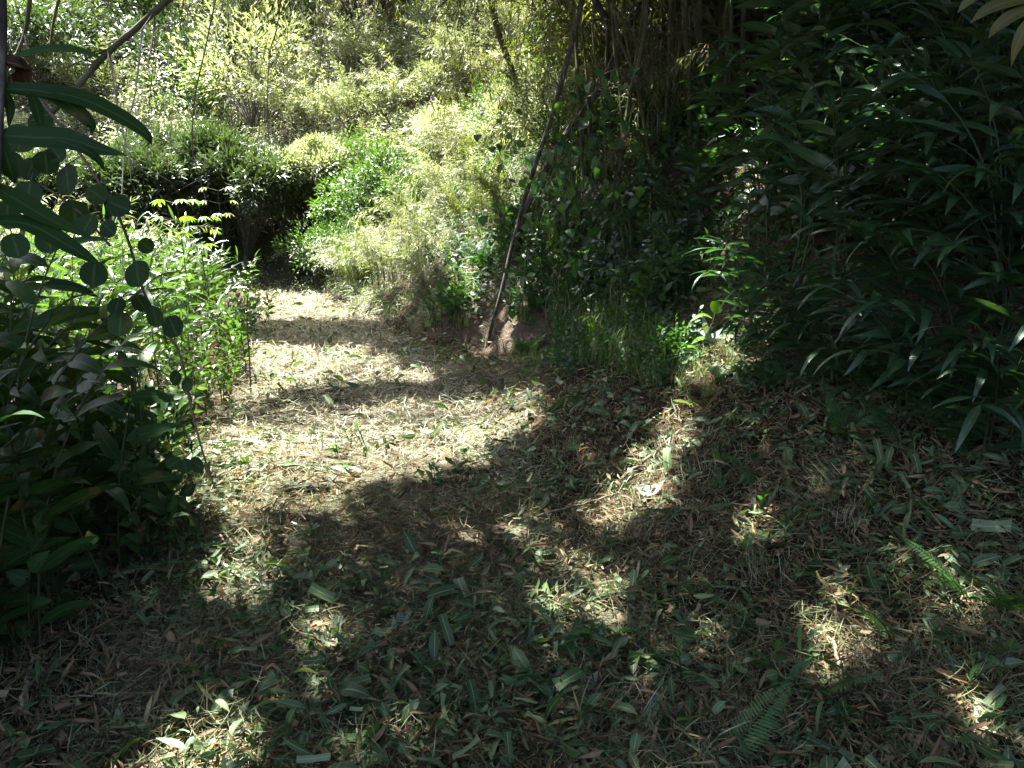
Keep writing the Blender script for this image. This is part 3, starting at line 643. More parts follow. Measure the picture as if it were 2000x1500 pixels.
for i_ in range(64):
    px_ = rng.uniform(1010, 1360); lo_ = 690 + (px_ - 985) * .20; py_ = rng.uniform(lo_ - 110, lo_ + 15)
    if 1340 < px_ and py_ > 640: continue
    p = G(px_, py_); u = rng.random()
    if u < .5: o = plant_at('herb_plant', herbs, p[0], p[1], rng.uniform(.35, .7), 'plant', 'leafy herbs on the shaded bank'); k = 'h'
    elif u < .72: o = plant_at('fern', ferns, p[0], p[1], rng.uniform(.35, .65), 'fern', 'ferns on the shaded bank'); k = 'f'
    else: o = plant_at('grass_tuft', shade_grass, p[0], p[1], rng.uniform(.4, .7), 'grass', 'fine grass tufts on the shaded bank'); k = 'g'
    groups.setdefault((k, 3), []).append(o)
for (px_, py_, s_) in [(900, 640, .35), (880, 610, .35), (910, 580, .45), (850, 600, .35), (800, 590, .35)]:
    p = G(px_, py_); groups.setdefault(('g', 3), []).append(plant_at('grass_tuft', shade_grass, p[0], p[1], s_ * 1.3, 'grass', 'fine grass tufts on the shaded bank'))
for (px_, py_, s_, k) in [(1340, 700, .3, 'f'), (1365, 735, .3, 'g'), (1400, 745, .3, 'f'), (1425, 715, .35, 'g'), (1450, 745, .3, 'f'), (1475, 770, .35, 'h'), (1335, 755, .35, 'g'), (1410, 690, .25, 'g'), (1440, 690, .3, 'h'), (1350, 675, .25, 'h'), (1380, 770, .3, 'g'), (1460, 660, .4, 'h')]:
    p = G(px_, py_); groups.setdefault((k, 4), []).append(plant_at({'h': 'herb_plant', 'f': 'fern', 'g': 'grass_tuft'}[k], {'h': herbs, 'f': ferns, 'g': shade_grass}[k], p[0], p[1], s_, {'h': 'plant', 'f': 'fern', 'g': 'grass'}[k], {'h': 'leafy herbs on the shaded bank', 'f': 'ferns on the shaded bank', 'g': 'fine grass tufts on the shaded bank'}[k]))
sw.append('spilling from the bank onto the track edge'); sw.append('growing round the foot of the glowing young plant')
for (k, b), Lx in groups.items(): label_row(Lx, '{o} ' + kw[k] + ' ' + sw[b])

# ------------------------------------------------------------------ dark ginger bank
ging = [ginger(1.15, 5, .36, .066, sp=.10) for _ in range(4)]
gingL = [ginger(1.5, 5, .42, .074, lean=(.7, 1.7), sp=.11) for _ in range(4)]
gg = {}
for (x, y) in scatter((.6, 8.5, 2.2, 11.5), .52):
    s = (x - float(rf(y)))
    if s < .4 or s > 5.2: continue
    p = on(x, y); pxx, pyy, d_ = proj(p + [0, 0, .4])
    if pxx[0] < 1290 or pxx[0] > 2250 or pyy[0] < -150 or d_[0] < 2.5: continue
    if pxx[0] < 1550 and s > 1.6: continue      # the bamboo stands there
    if abs(pxx[0] - 1390) < 70 and d_[0] < 8 and s < 1.2: continue
    big = s > 1.8
    yaw = PI + rng.normal(0, .55) + .25
    if abs(pxx[0] - 1390) < 120 and d_[0] < d_yp + .3 and pyy[0] > 430: continue
    o = plant_at('ginger_plant', gingL if big else ging, x, y, rng.uniform(.75, 1.15), 'plant', 'ginger plants on the dark bank', yaw=yaw)
    gg.setdefault(0 if s < 1.3 else (1 if s < 2.4 else (2 if s < 3.6 else 3)), []).append(o)
gw = ['in the lowest row on the dark bank', 'in the second row up the dark bank', 'in the third row up the dark bank', 'in the top row on the dark bank']
for b, Lx in gg.items(): label_row(Lx, '{o} drooping ginger plant from the bamboo culms ' + gw[b])
L_ = []
fill = [herb(.7, 8, .15, .06, 'ginger', T_GINGER[:3]) for _ in range(3)]
for (px_, py_, s_) in [(1060, 480, .8), (1120, 560, .8), (1180, 520, .9), (1240, 560, .8), (1290, 500, .9), (1100, 400, .9), (1200, 440, .9), (1330, 440, 1), (1270, 380, 1), (1010, 560, .7), (1170, 350, 1), (1340, 540, .8)]:
    p = G(px_, py_ + 60); L_.append(plant_at('herb_plant', fill, p[0], p[1], s_, 'plant', 'long leaved herbs beside the leaning pole'))
label_row(L_, '{o} long leaved herb from the leaning pole on the half lit bank')
fr = {}
for (x, y) in scatter((.9, 7.5, 2.4, 9.5), .62):
    s = x - float(rf(y))
    if s < .55 or s > 3.6: continue
    pxx, pyy, d_ = proj(on(x, y) + [0, 0, .3])
    if pxx[0] < 1480 or pxx[0] > 2150 or d_[0] < 2.6: continue
    fr.setdefault(0 if s < 1.6 else 1, []).append(plant_at('herb_plant', fill, x, y, rng.uniform(.7, 1.3), 'plant', 'leafy herbs among the dark ginger'))
for b, Lx in fr.items(): label_row(Lx, '{o} long leaved herb from the bright young plant ' + ['low among the dark ginger', 'high among the dark ginger'][b])
gingR = [ginger(1.1, 4, .44, .07, lean=(.9, 1.7), sp=.115, start=.1) for _ in range(3)]
L_ = []
for (x, y, s_, yw) in [(2.75, 3.45, .8, 2.9), (3.0, 3.0, .9, 2.7), (3.1, 4.1, 1.05, 3.0), (3.4, 3.7, 1.2, 2.8), (3.6, 4.7, 1.2, 3.1), (2.9, 4.9, .9, 3.2), (3.9, 4.2, 1.3, 3.0), (2.55, 5.5, .9, 3.3)] + [(float(q_[0]), float(q_[1]), s0, 3.0) for q_, s0 in [(G(*c_), k_) for c_, k_ in [((1880, 600), .9), ((1950, 560), 1.0), ((1830, 540), .9), ((1990, 660), .9), ((1920, 700), .8), ((1985, 470), 1.1), ((1900, 470), 1.0), ((1760, 600), .8)]]]:
    L_.append(plant_at('ginger_plant', gingR, x, y, s_, 'plant', 'large ginger plants leaning out at the right end', yaw=yw))
label_row(L_, '{o} large drooping ginger plant from the ferns leaning out over the litter slope')
L_ = []
for (px_, py_, s_) in [(1500, 725, .5), (1560, 735, .6), (1620, 760, .6), (1680, 785, .6), (1740, 800, .65), (1800, 830, .7), (1860, 850, .7), (1920, 880, .7), (1990, 920, .7), (1530, 660, .7), (1650, 700, .8), (1780, 740, .8), (1880, 780, .85), (1980, 820, .85), (1290, 590, .5), (1230, 600, .45), (1470, 630, .6), (1180, 620, .4)]:
    p = G(px_, py_); L_.append(plant_at('ginger_plant', gingR, p[0], p[1], s_, 'plant', 'low drooping ginger plants along the foot of the bank', yaw=PI + .4 + rng.normal(0, .5)))
label_row(L_, '{o} low drooping ginger plant from the leaning pole along the foot of the bank')
# grassy tufts hanging at the picture's right, and ferns at the foot
_tb = T_BLADE; T_BLADE = _tb[2:]; arch_grass = [grass(45, .8, .010, 'ginger', .12) for _ in range(2)]; T_BLADE = _tb
# withered broad leaves reaching in at the top corner
o_ = at(2080, -20, 3.2); gl = Geo(); gs = Geo()
for k, (pts, w_) in enumerate([([(2060, -10), (1985, 0), (1930, 18), (1895, 45)], .07), ([(2060, 5), (1990, 25), (1950, 50), (1930, 75)], .06), ([(2050, -40), (1960, -25), (1900, -5), (1870, 25)], .07), ([(2060, 20), (2010, 50), (1985, 90), (1975, 130)], .06)]):
    ribbon(gl, [at(*q, 3.2 + .03 * i) - o_ for i, q in enumerate(pts)], w_, [.1, -.8, .6], .75 + .05 * k, 'lance', 12); tube(gs, np.stack([at(2120, 10 + 20 * k, 3.25) - o_, at(*pts[0], 3.2) - o_]), .004, 5)
tube(gs, spline([at(2130, -60, 3.25) - o_, at(2120, 80, 3.25) - o_, on(*at(2180, 900, 3.3)[:2]) - o_], 14), .01, 6)
thing('withering_plant', [('stem', gs.mesh('stem', M['stem'])), ('leaves', gl.mesh('leaves', M['olive']))], o_, label='yellowing broad leaves reaching in at the top corner above the dark ginger', cat='plant')
L_ = []
for (px_, py_, d_) in [(1960, 330, 4.6), (1900, 250, 5.4), (1990, 480, 4.2)]:
    p = at(px_, py_, d_); L_.append(plant_at('grass_tuft', arch_grass, p[0], p[1], 1.0, 'grass', 'long grass on the dark bank'))
label_row(L_, '{o} long arching grass tuft from the bamboo among the dark ginger')
L_ = []
for (px_, py_, s) in [(1700, 770, .75), (1600, 760, .6), (1790, 800, .7), (1500, 760, .5), (1640, 860, .5), (1880, 880, .6), (1560, 690, .6)]:
    p = G(px_, py_); L_.append(plant_at('fern', ferns, p[0], p[1], s, 'fern', 'ferns under the dark ginger'))
label_row(L_, '{o} dark fern from the bright young plant under the ginger bank')

# ------------------------------------------------------------------ bamboo culms at the top of the bank
nodes_all = []
L_ = []
for i_, (px_, py_, pt, d_, r) in enumerate([(1372, 300, 1366, 8.6, .045), (1398, 290, 1412, 9.0, .04), (1350, 310, 1338, 8.2, .035), (1432, 280, 1428, 8.9, .045), (1462, 285, 1474, 9.2, .04), (1325, 300, 1312, 8.8, .04),
                              (1500, 270, 1496, 9.4, .045), (1530, 260, 1548, 9.6, .04), (1300, 290, 1290, 9.5, .04), (1448, 300, 1452, 8.3, .03), (1388, 320, 1384, 9.8, .045), (1480, 300, 1510, 10.2, .045), (1340, 320, 1352, 10.0, .04), (1260, 300, 1236, 9.8, .035)] + [(1140 + 13 * k + rng.uniform(-8, 8), 290, 1140 + 13 * k + rng.normal(0, 45), rng.uniform(8.0, 10.8), rng.uniform(.012, .026)) for k in range(34)]):
    p0 = at(px_, py_, d_); b = on(p0[0], p0[1]); top = at(pt, -20, d_)
    dirn = norm(top - p0); ln = 6.5
    end = b + (top - b) * 1.0; tip = end + np.array([rng.normal(0, .3), rng.normal(0, .3), 2.6])
    gc, gt, gl = Geo(), Geo(), Geo()
    pts = spline([[0, 0, -.2], (end - b) * .5 + rng.normal(0, .02, 3), end - b, tip - b], 30)
    nd = culm_mesh(gc, pts, r)
    for q in nd:
        for _ in range(rng.integers(0, 3)):
            yaw = rng.uniform(0, 2 * PI); l = rng.uniform(.3, .9); tt = np.linspace(0, 1, 6)[:, None]
            w = q + np.array([math.cos(yaw), math.sin(yaw), rng.uniform(-.3, .7)]) * tt * l + np.array([0, 0, -.4]) * tt ** 2 * l
            tube(gt, w, np.linspace(.006, .002, 6), 3)
            if rng.random() < .25: stem_leaves(gl, w, .4, .05, .12, .016, T_BAM, lift=-.3, jit=.4)
    L_.append(thing('bamboo_culm', [('culm', gc.mesh('culm', M['culm'])), ('dry_twigs', gt.mesh('culm_twigs', M['twig'])), ('leaves', gl.mesh('culm_leaves', M['olive']))], b, cat='bamboo', group='bamboo culms on top of the bank'))  # second part is the bare node twigs, not leaves
label_row(L_, '{o} upright mossy bamboo culm from the leaning pole in the dark clump')

L_ = []
for (x, y) in scatter((1.4, 7.5, 10.4, 13.5), 1.05):
    pxx, pyy, d_ = proj(on(x, y) + [0, 0, .8])
    if pxx[0] < 1180 or pxx[0] > 1650 or pyy[0] < -200: continue
    L_.append(plant_at('cane_thicket', cane_o, x, y, rng.uniform(1.3, 1.8), 'bamboo', 'olive cane thickets behind the bamboo culms'))
label_row(L_, '{o} olive cane thicket from the leaning poles behind the bamboo culms')
def hang_spray(L=1.0, twigs=14, leafL=.11, mat='olive'):
    gs, gl = Geo(), Geo(); p = spline([[0, 0, 0], [.1, .03, -L * .35], [.12, -.04, -L * .7], [.2, 0, -L]], 14); tube(gs, p, np.linspace(.005, .0015, 14), 4)
    for k in range(twigs):
        i = rng.integers(2, 14); yaw = rng.uniform(0, 2 * PI); l = rng.uniform(.15, .4); t = np.linspace(0, 1, 6)[:, None]
        q = p[i] + np.array([math.cos(yaw), math.sin(yaw), .1]) * t * l * .6 + np.array([0, 0, -1]) * t ** 2 * l * .8
        tube(gs, q, np.linspace(.002, .0008, 6), 3); stem_leaves(gl, q, .3, .04, leafL, .013, T_BAM, side_w=.4, fwd=.7, lift=-.5, jit=.35)
    return [('branch', gs.mesh('spray_branch', M['twig'])), ('leaves', gl.mesh('spray_leaves', M[mat]))]
hs = [hang_spray(), hang_spray(.8, 12), hang_spray(.7, 12, mat='yellow')]
L_ = []
for (px_, py_, d_, k, s_) in [(900, -60, 8, 0, 1.1), (940, -40, 8.3, 0, 1.0), (880, -90, 8.6, 1, 1.2), (975, -80, 8, 0, .9), (575, -50, 5.5, 2, .5), (640, -60, 5.8, 2, .5), (705, -50, 6.2, 2, .45), (500, -50, 5.2, 1, .45), (440, -60, 5.5, 2, .6), (290, -40, 6, 2, .7), (330, -60, 6.4, 1, .8), (170, -60, 6, 2, .6), (770, -60, 7, 1, .5), (1050, -60, 9, 0, 1.2), (1110, -80, 9.4, 0, 1.3), (1210, -60, 8.6, 0, 1.2), (1280, -60, 8.4, 1, 1.2), (1170, 120, 9, 0, .9), (1040, 210, 10, 0, 1.0), (1000, 150, 10.4, 1, 1.1), (1245, 130, 8.2, 0, .9), (1330, -80, 8, 0, 1.2)]:
    L_.append(thing('hanging_spray', hs[k], at(px_, py_, d_), (rng.normal(0, .12), rng.normal(0, .12), rng.uniform(0, 2 * PI)), s_, cat='bamboo', group='fine leafy sprays hanging down'))
label_row(L_, '{o} fine leafy spray from the left hanging straight down from above')

# hanging bamboo sprays around the upper middle
sprays = [bamboo_spray() for _ in range(4)]; sprays_y = [bamboo_spray(mat='yellow') for _ in range(3)]
L_ = []
for (px_, py_, d_, s, v) in [(1010, -40, 10, 1.1, 0), (960, -120, 11, 1.2, 0), (1060, 60, 9.5, 1.0, 0), (1120, -20, 10.5, 1.2, 1), (1180, 40, 9, 1.0, 0), (1240, 100, 9, .9, 0), (1210, 220, 8.5, .9, 0), (1150, 260, 9, .9, 0), (1040, 200, 10, 1.0, 0), (1090, 330, 9, .8, 0), (1260, 320, 8.2, .8, 0), (1190, 400, 8, .8, 0),
                            (1100, -100, 11, 1.2, 1), (1200, -80, 11, 1.2, 1), (1290, 40, 9, .9, 0), (1130, 140, 10.5, 1.0, 1), (1000, 330, 10.5, .8, 1), (960, 200, 11, .9, 0), (1080, -60, 8.5, 1, 0), (1130, 60, 8.2, 1, 0), (1030, -100, 9, 1.1, 0), (1160, -90, 8.4, 1.1, 0), (1230, -30, 8.0, 1, 0), (1300, -60, 8, 1, 0), (1350, 60, 7.8, .9, 0), (1270, 180, 7.8, .9, 0), (1200, 320, 7.6, .8, 0), (1100, 220, 8.4, .9, 0), (1400, -60, 8, 1, 0), (990, 80, 10.5, 1, 0), (960, 20, 10.5, 1.1, 0), (1310, 200, 8.4, .9, 0), (1330, 400, 8, .8, 0)]:
    p = at(px_, py_, d_)
    o = thing('bamboo_spray', (sprays_y if v else sprays)[rng.integers(0, 3)], p, (rng.normal(0, .3), rng.normal(0, .3), rng.uniform(0, 2 * PI)), s, cat='bamboo', group='leafy bamboo sprays around the leaning pole'); L_.append(o)
label_row(L_, '{o} hanging leafy bamboo spray from the left around the leaning poles')
L_ = []
for (px_, py_, d_, s, v) in [(560, -80, 6.0, .7, 1), (640, -90, 6.4, .7, 1), (700, -70, 7, .7, 1), (470, -70, 5.5, .6, 1), (860, -140, 8, 1.1, 0), (920, -120, 8.5, 1.2, 0), (900, -40, 9, 1.0, 0), (380, -60, 5.5, .6, 1), (250, -80, 6, .7, 1), (120, -60, 6.5, .8, 1)]:
    p = at(px_, py_, d_)
    L_.append(thing('bamboo_spray', (sprays_y if v else sprays)[rng.integers(0, 3)], p, (rng.normal(0, .3), rng.normal(0, .3), rng.uniform(0, 2 * PI)), s, cat='bamboo', group='leafy sprays hanging from the top of the picture'))
label_row(L_, '{o} leafy spray from the left hanging in from the top edge')

# ------------------------------------------------------------------ leaning poles
def pole(name, pix, r0, r1, mat, label, cat='branch', knots=True, n=40):
    pts = [at(*q) for q in pix]; base = pts[0].copy()
    if name == 'leaning_pole': base = G(*pix[0][:2]); pts[0] = base + np.array([0, 0, -.08])
    p = spline(pts, n) - base
    p = p + np.stack([.012 * vnoise(np.arange(n) * .35, np.zeros(n), 40 + k) for k in range(3)], 1) * (1.5 if knots else .3)
    g = Geo(); rr = np.linspace(r0, r1, n) * (1 + .12 * vnoise(np.arange(n) * .7, np.zeros(n), 44))
    tube(g, p, rr, 9)
    return base, g
d8 = float(proj(G(945, 688))[2][0])
base, g1 = pole('leaning_pole', [(945, 688, d8), (985, 545, d8), (1018, 410, d8 - .1), (1070, 250, d8 - .15), (1108, 120, d8 - .2), (1145, -40, d8 - .3), (1185, -240, d8 - .3)], .019, .031, 'bark', '')
gl = Geo(); gt = Geo()
thing('leaning_pole', [('stem', g1.mesh('pole', M['bark']))], base, label='long thin leaning trunk rising from the foot of the bank to the top edge', cat='trunk')
for pix, r0, r1, lab in [([(985, 545, d8 + 1.3), (1008, 470, d8 + .8), (1030, 400, d8 + .35), (1060, 340, d8 + .35), (1120, 240, d8 + .5), (1175, 165, d8 + .6), (1215, 80, d8 + .7), (1262, -30, d8 + .8), (1310, -150, d8 + .9)], .036, .042, 'thick dark trunk leaning right behind the thin leaning trunk'),
                         ([(1335, 290, 9.4), (1275, 195, 9.2), (1240, 130, 9.0), (1200, 60, 8.9), (1150, -20, 8.8), (1100, -110, 8.7)], .035, .04, 'dark trunk leaning left and crossing the thick leaning trunk'),
                         ([(1035, 300, 11.5), (1022, 210, 11.4), (1005, 150, 11.4), (985, 95, 11.3), (962, 20, 11.2), (940, -80, 11.1)], .05, .04, 'slender dark trunk wrapped in hanging leaves beside the sunny gap'),
                         ([(1185, 90, 10.4), (1150, 55, 10.4), (1105, 10, 10.4), (1060, -50, 10.4)], .03, .03, 'thin greyish trunk leaning left just behind the leaning pole')]:
    b, g = pole('trunk', pix, r0, r1, 'bark', lab)
    # carry the stem down to the ground it grows from
    gb = on(b[0] + (rng.uniform(-.2, .4) if pix[0][1] < 500 else -.1), b[1] + .1) - b
    tube(g, spline([gb + [0, 0, -.1], gb * .5 + [0.03, 0, 0], [0, 0, 0]], 10), r0, 8)
    thing('leaning_tree', [('stem', g.mesh('trunk', M['bark']))], b, label=lab, cat='trunk')
# climber with heart-shaped leaves on the poles
L_ = []
for (px_, py_, d_, n) in [(1100, 330, 7.3, 34), (1180, 240, 7.5, 30), (1060, 420, 7.2, 26), (1230, 330, 7.4, 30), (960, 300, 9, 22), (1140, 420, 7.0, 26)]:
    p = at(px_, py_, d_); gs, gl = Geo(), Geo()
    q = spline([[rng.normal(0, .2), rng.normal(0, .2), .55], [0, 0, .2], [rng.normal(0, .15), rng.normal(0, .1), -.2], [rng.normal(0, .2), 0, -.75]], 14)
    tube(gs, q, .005, 4)
    i = rng.integers(0, 14, n); P = q[i] + rng.normal(0, .16, (n, 3)); D = rng.normal(0, .6, (n, 3)) + [0, -.2, -.7]
    for a, b in zip(q[i], P): tube(gs, np.stack([a, (a + b) / 2 + [0, 0, .02], b]), .0018, 3)
    leaves(gl, P, D, np.array([0, -.7, .8]) + rng.normal(0, .4, (n, 3)), rng.uniform(.08, .14, n), rng.uniform(.07, .11, n), T_OVATE)
    L_.append(thing('climbing_vine', [('stem', gs.mesh('vine_stem', M['stem'])), ('leaves', gl.mesh('vine_leaves', M['herb']))], p, cat='vine', group='climbers on the leaning trunks'))
label_row(L_, '{o} broad leaved climber from the left on the leaning trunks')

# ------------------------------------------------------------------ bright young plant
b = G(1388, 715); d_ = float(proj(b)[2][0])
gs, gl, gw_ = Geo(), Geo(), Geo()
sp = spline([b, at(1386, 680, d_), at(1380, 655, d_), at(1392, 630, d_), at(1396, 612, d_)], 14) - b; tube(gs, sp, .003, 4)
ribbon(gl, [at(1398, 613, d_) - b, at(1398, 600, d_ + .01) - b, at(1399, 588, d_ + .02) - b], .095, [0.3, -1, .2], .7, 'round', 8)
ribbon(gl, [at(1392, 622, d_) - b, at(1372, 615, d_ - .03) - b, at(1347, 628, d_ - .06) - b], .035, [0, -.5, 1], .9)
ribbon(gl, [at(1370, 690, d_) - b, at(1352, 677, d_ - .03) - b, at(1333, 680, d_ - .06) - b], .035, [0, -.5, 1], .5)
ribbon(gl, [at(1384, 660, d_) - b, at(1366, 662, d_) - b, at(1350, 672, d_ - .06) - b], .04, [0, -.5, 1], .1)
for a, c, e, w in [((1382, 655), (1376, 635), (1373, 612), .05), ((1382, 652), (1390, 660), (1411, 642), .07), ((1381, 650), (1372, 652), (1362, 646), .06)]:
    ribbon(gw_, [at(*a, d_) - b, at(*c, d_ - .02) - b, at(*e, d_ - .05) - b], w, [0, -.6, .9], .9, 'ovate')  # white gloss of these leaves put into their colour
thing('young_plant', [('stem', gs.mesh('yp_stem', M['stem'])), ('leaves', gl.mesh('yp_leaves', M['young'])), ('gloss_white_leaves', gw_.mesh('yp_gloss_white', M['paleleaf']))], b, label='small young plant with glowing yellow green round leaf on the dark bank', cat='plant')

# ------------------------------------------------------------------ sunlit ginger left of the path
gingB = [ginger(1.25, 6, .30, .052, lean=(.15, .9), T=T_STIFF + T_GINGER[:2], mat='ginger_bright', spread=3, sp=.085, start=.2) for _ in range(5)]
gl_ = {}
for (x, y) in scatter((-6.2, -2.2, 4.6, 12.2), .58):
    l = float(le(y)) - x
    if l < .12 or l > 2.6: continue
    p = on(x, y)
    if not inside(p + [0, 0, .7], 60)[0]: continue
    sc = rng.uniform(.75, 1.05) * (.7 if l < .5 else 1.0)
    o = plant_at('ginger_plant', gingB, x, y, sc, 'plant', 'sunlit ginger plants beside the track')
    gl_.setdefault(0 if y < 6.5 else (1 if y < 9 else 2), []).append(o)
for b_, Lx in gl_.items(): label_row(Lx, '{o} upright ginger plant from the track ' + ['in the nearest sunlit clump', 'in the middle of the sunlit bed', 'at the far end of the sunlit bed'][b_], reverse=True)
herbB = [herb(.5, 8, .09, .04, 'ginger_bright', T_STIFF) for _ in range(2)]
L_ = []
for (x, y) in [(-2.35, 5.3), (-2.55, 6.0), (-2.7, 6.6), (-2.8, 7.3), (-2.95, 8.0), (-3.1, 8.7), (-3.3, 9.5), (-3.6, 10.4), (-2.3, 4.9), (-2.9, 6.2), (-3.2, 7.2)]:
    L_.append(plant_at('herb_plant', herbB, x, y, rng.uniform(.8, 1.3), 'plant', 'leafy herbs along the sunny track edge'))
label_row(L_, '{o} low leafy herb from the track along its sunny edge', reverse=True)
def palmate(px_, py_, d_, lab, s=1.0, mat='young'):
    top = at(px_, py_, d_); b = on(top[0], top[1] + .05); gs, gl = Geo(), Geo()
    st = spline([[0, 0, -.05], (top - b) * .5 + [.02, 0, 0], top - b], 10); tube(gs, st, np.linspace(.008, .004, 10), 5)
    for k in range(7):
        yaw = k * 2 * PI / 7 + rng.normal(0, .3); c = st[-1 - (k % 3)] + np.array([math.cos(yaw), math.sin(yaw), .25]) * .18 * s
        tube(gs, np.stack([st[-1 - (k % 3)], c]), .002, 3)
        n = 6; an = yaw + np.linspace(-1.3, 1.3, n)
        leaves(gl, np.repeat(c[None], n, 0), np.stack([np.cos(an), np.sin(an), np.full(n, -.3)], 1), np.array([0, 0, 1.0]), .12 * s, .035 * s, T_STIFF)
    thing('sapling', [('stem', gs.mesh('sapling_stem', M['stem'])), ('leaves', gl.mesh('sapling_leaves', M[mat]))], b, label=lab, cat='sapling')
palmate(345, 398, 8.0, 'sapling with yellow fingered leaves rising out of the sunlit ginger', 1.0)
palmate(385, 430, 8.4, 'smaller fingered sapling just right of the yellow fingered one', .9)
palmate(425, 372, 12.0, 'pale fingered sapling before the dark hollow', 1.1, 'pale')
# thin sapling standing at the track edge
b = G(490, 772); d_ = float(proj(b)[2][0]); gs, gl = Geo(), Geo()
st = spline([b, at(487, 700, d_), at(482, 620, d_), at(484, 560, d_), at(480, 520, d_)], 24) - b; tube(gs, st, np.linspace(.008, .003, 24), 5)
stem_leaves(gl, st, .45, .07, .13, .045, T_STIFF, jit=.35); stem_leaves(gl, st, .6, .06, .12, .045, T_STIFF, jit=.5)
thing('sapling', [('stem', gs.mesh('sapling_stem', M['bark'])), ('leaves', gl.mesh('sapling_leaves', M['green']))], b, label='thin dark stemmed sapling standing at the sunny track edge', cat='sapling')
# little weeds on the track
wd = [herb(.16, 4, .06, .035) for _ in range(2)]
L_ = []
for (px_, py_) in [(560, 745), (525, 748), (575, 762), (610, 660), (655, 700), (790, 705), (770, 775), (725, 885), (660, 905), (830, 640)]:
    p = G(px_, py_); L_.append(plant_at('weed_plant', wd, p[0], p[1], rng.uniform(.7, 1.2), 'weed', 'small weeds on the sunny track'))
label_row(L_, '{o} small dark weed from the left on the sunny track')

# ------------------------------------------------------------------ near left: dark plants, vine, big leaves, bamboo
nearg = [ginger(1.2, 5, .27, .075, lean=(.3, 1.3), mat='near', spread=1.2, sp=.095, start=.12) for _ in range(4)]
nearh = [herb(.75, 7, .15, .085, 'near') for _ in range(3)]
L_, L2 = [], []
for (x, y, s) in [(-1.75, 2.55, .75), (-2.1, 2.9, .95), (-2.0, 3.5, .9), (-2.6, 3.3, 1.1), (-2.45, 3.9, .95), (-2.9, 4.2, 1.05), (-2.3, 2.3, 1.0), (-3.2, 3.6, 1.15), (-2.55, 4.6, .85), (-1.9, 2.1, .8), (-3.4, 4.6, 1.1)]:
    L_.append(plant_at('ginger_plant', nearg, x, y, s, 'plant', 'dark ginger plants nearest the viewer', yaw=rng.normal(-.3, .8)))
for (x, y, s) in [(-1.5, 3.1, .7), (-1.7, 3.5, .8), (-1.85, 3.25, .8), (-2.0, 3.95, .75), (-1.65, 2.25, .7), (-2.2, 4.4, .7), (-2.15, 2.6, 1.0)]:
    L2.append(plant_at('herb_plant', nearh, x, y, s, 'plant', 'dark broad leaved herbs nearest the viewer'))
tallg = [ginger(1.7, 4, .30, .075, lean=(.25, .9), mat='near', spread=1.2, sp=.10, start=.15) for _ in range(2)]
for (x, y, s) in [(-1.75, 2.35, .9), (-2.0, 2.75, 1.0), (-2.35, 3.1, 1.05), (-2.7, 3.9, 1.05), (-2.15, 2.0, 1.1), (-3.1, 3.9, 1.1)]:
    L_.append(plant_at('ginger_plant', tallg, x, y, s, 'plant', 'dark ginger plants nearest the viewer', yaw=rng.normal(-.2, .7)))
label_row(L_, '{o} dark ginger plant from the track in the shaded near clump', reverse=True)
label_row(L2, '{o} dark broad leaved herb from the track in the shaded near clump', reverse=True)

# round-leaved vine
dv = 1.75
vp = [(20, 120), (90, 210), (150, 290), (235, 430), (285, 580), (350, 690), (372, 790), (395, 880), (420, 955)]
o_ = at(20, 120, dv); gs = Geo(); vs = spline([at(*q, dv + .02 * i) for i, q in enumerate(vp)], 50) - o_; tube(gs, vs, np.linspace(.0042, .0022, 50), 5)
gb2 = spline([at(-60, 300, dv), at(60, 350, dv + .05), at(150, 410, dv + .05), at(215, 480, dv + .02)], 14) - o_; tube(gs, gb2, .003, 5)
gl = Geo()
for (x, y, r, dx, dy) in [(183, 535, 26, -.1, 1), (269, 535, 26, .1, 1), (235, 633, 25, -.1, 1), (228, 598, 18, -.3, 1), (276, 592, 20, .5, .8), (303, 618, 22, .2, 1), (338, 638, 22, .4, .9), (343, 738, 14, -.4, .8), (366, 752, 14, .3, 1),
                          (146, 418, 29, .2, 1), (132, 352, 30, .1, 1), (90, 318, 24, .1, 1), (55, 380, 28, -.2, 1), (110, 300, 20, .5, .7), (212, 447, 18, .6, .6), (232, 402, 24, .9, .4), (190, 380, 22, .7, .5), (170, 440, 24, -.5, .9), (60, 330, 24, -.4, 1),
                          (40, 270, 28, -.2, 1), (80, 240, 26, .4, .9), (20, 320, 28, 0, 1), (285, 480, 17, .8, .5), (340, 905, 16, -.8, .5), (362, 910, 15, .2, 1), (385, 908, 16, .8, .5), (30, 480, 26, .3, 1), (95, 470, 26, .2, 1), (15, 420, 28, 0, 1)]:
    c = np.array([x, y], float); v = norm(np.array([dx, dy])) * r; dj = dv + rng.uniform(-.04, .06); tl = rng.uniform(-.03, .03)
    ribbon(gl, [at(*(c - v), dj) - o_, at(*c, dj + tl * .5) - o_, at(*(c + v), dj + tl) - o_], 1.95 * r * dv / FPX, [rng.normal(0, .3), -1, rng.uniform(0, .9)], rng.random(), 'round', 10, .06)
    a = vs[np.argmin(np.linalg.norm(vs - (at(*(c - v), dj) - o_), axis=1))] if np.min(np.linalg.norm(vs - (at(*(c - v), dj) - o_), axis=1)) < .12 else at(*(c - v * 1.6), dj) - o_
    tube(gs, np.stack([a, (at(*(c - v), dj) - o_)]), .0013, 4)
thing('hanging_vine', [('stem', gs.mesh('vine_stem', M['twig'])), ('leaves', gl.mesh('vine_leaves', M['round']))], o_, label='trailing vine with round dark leaves hanging over the near ginger', cat='vine')

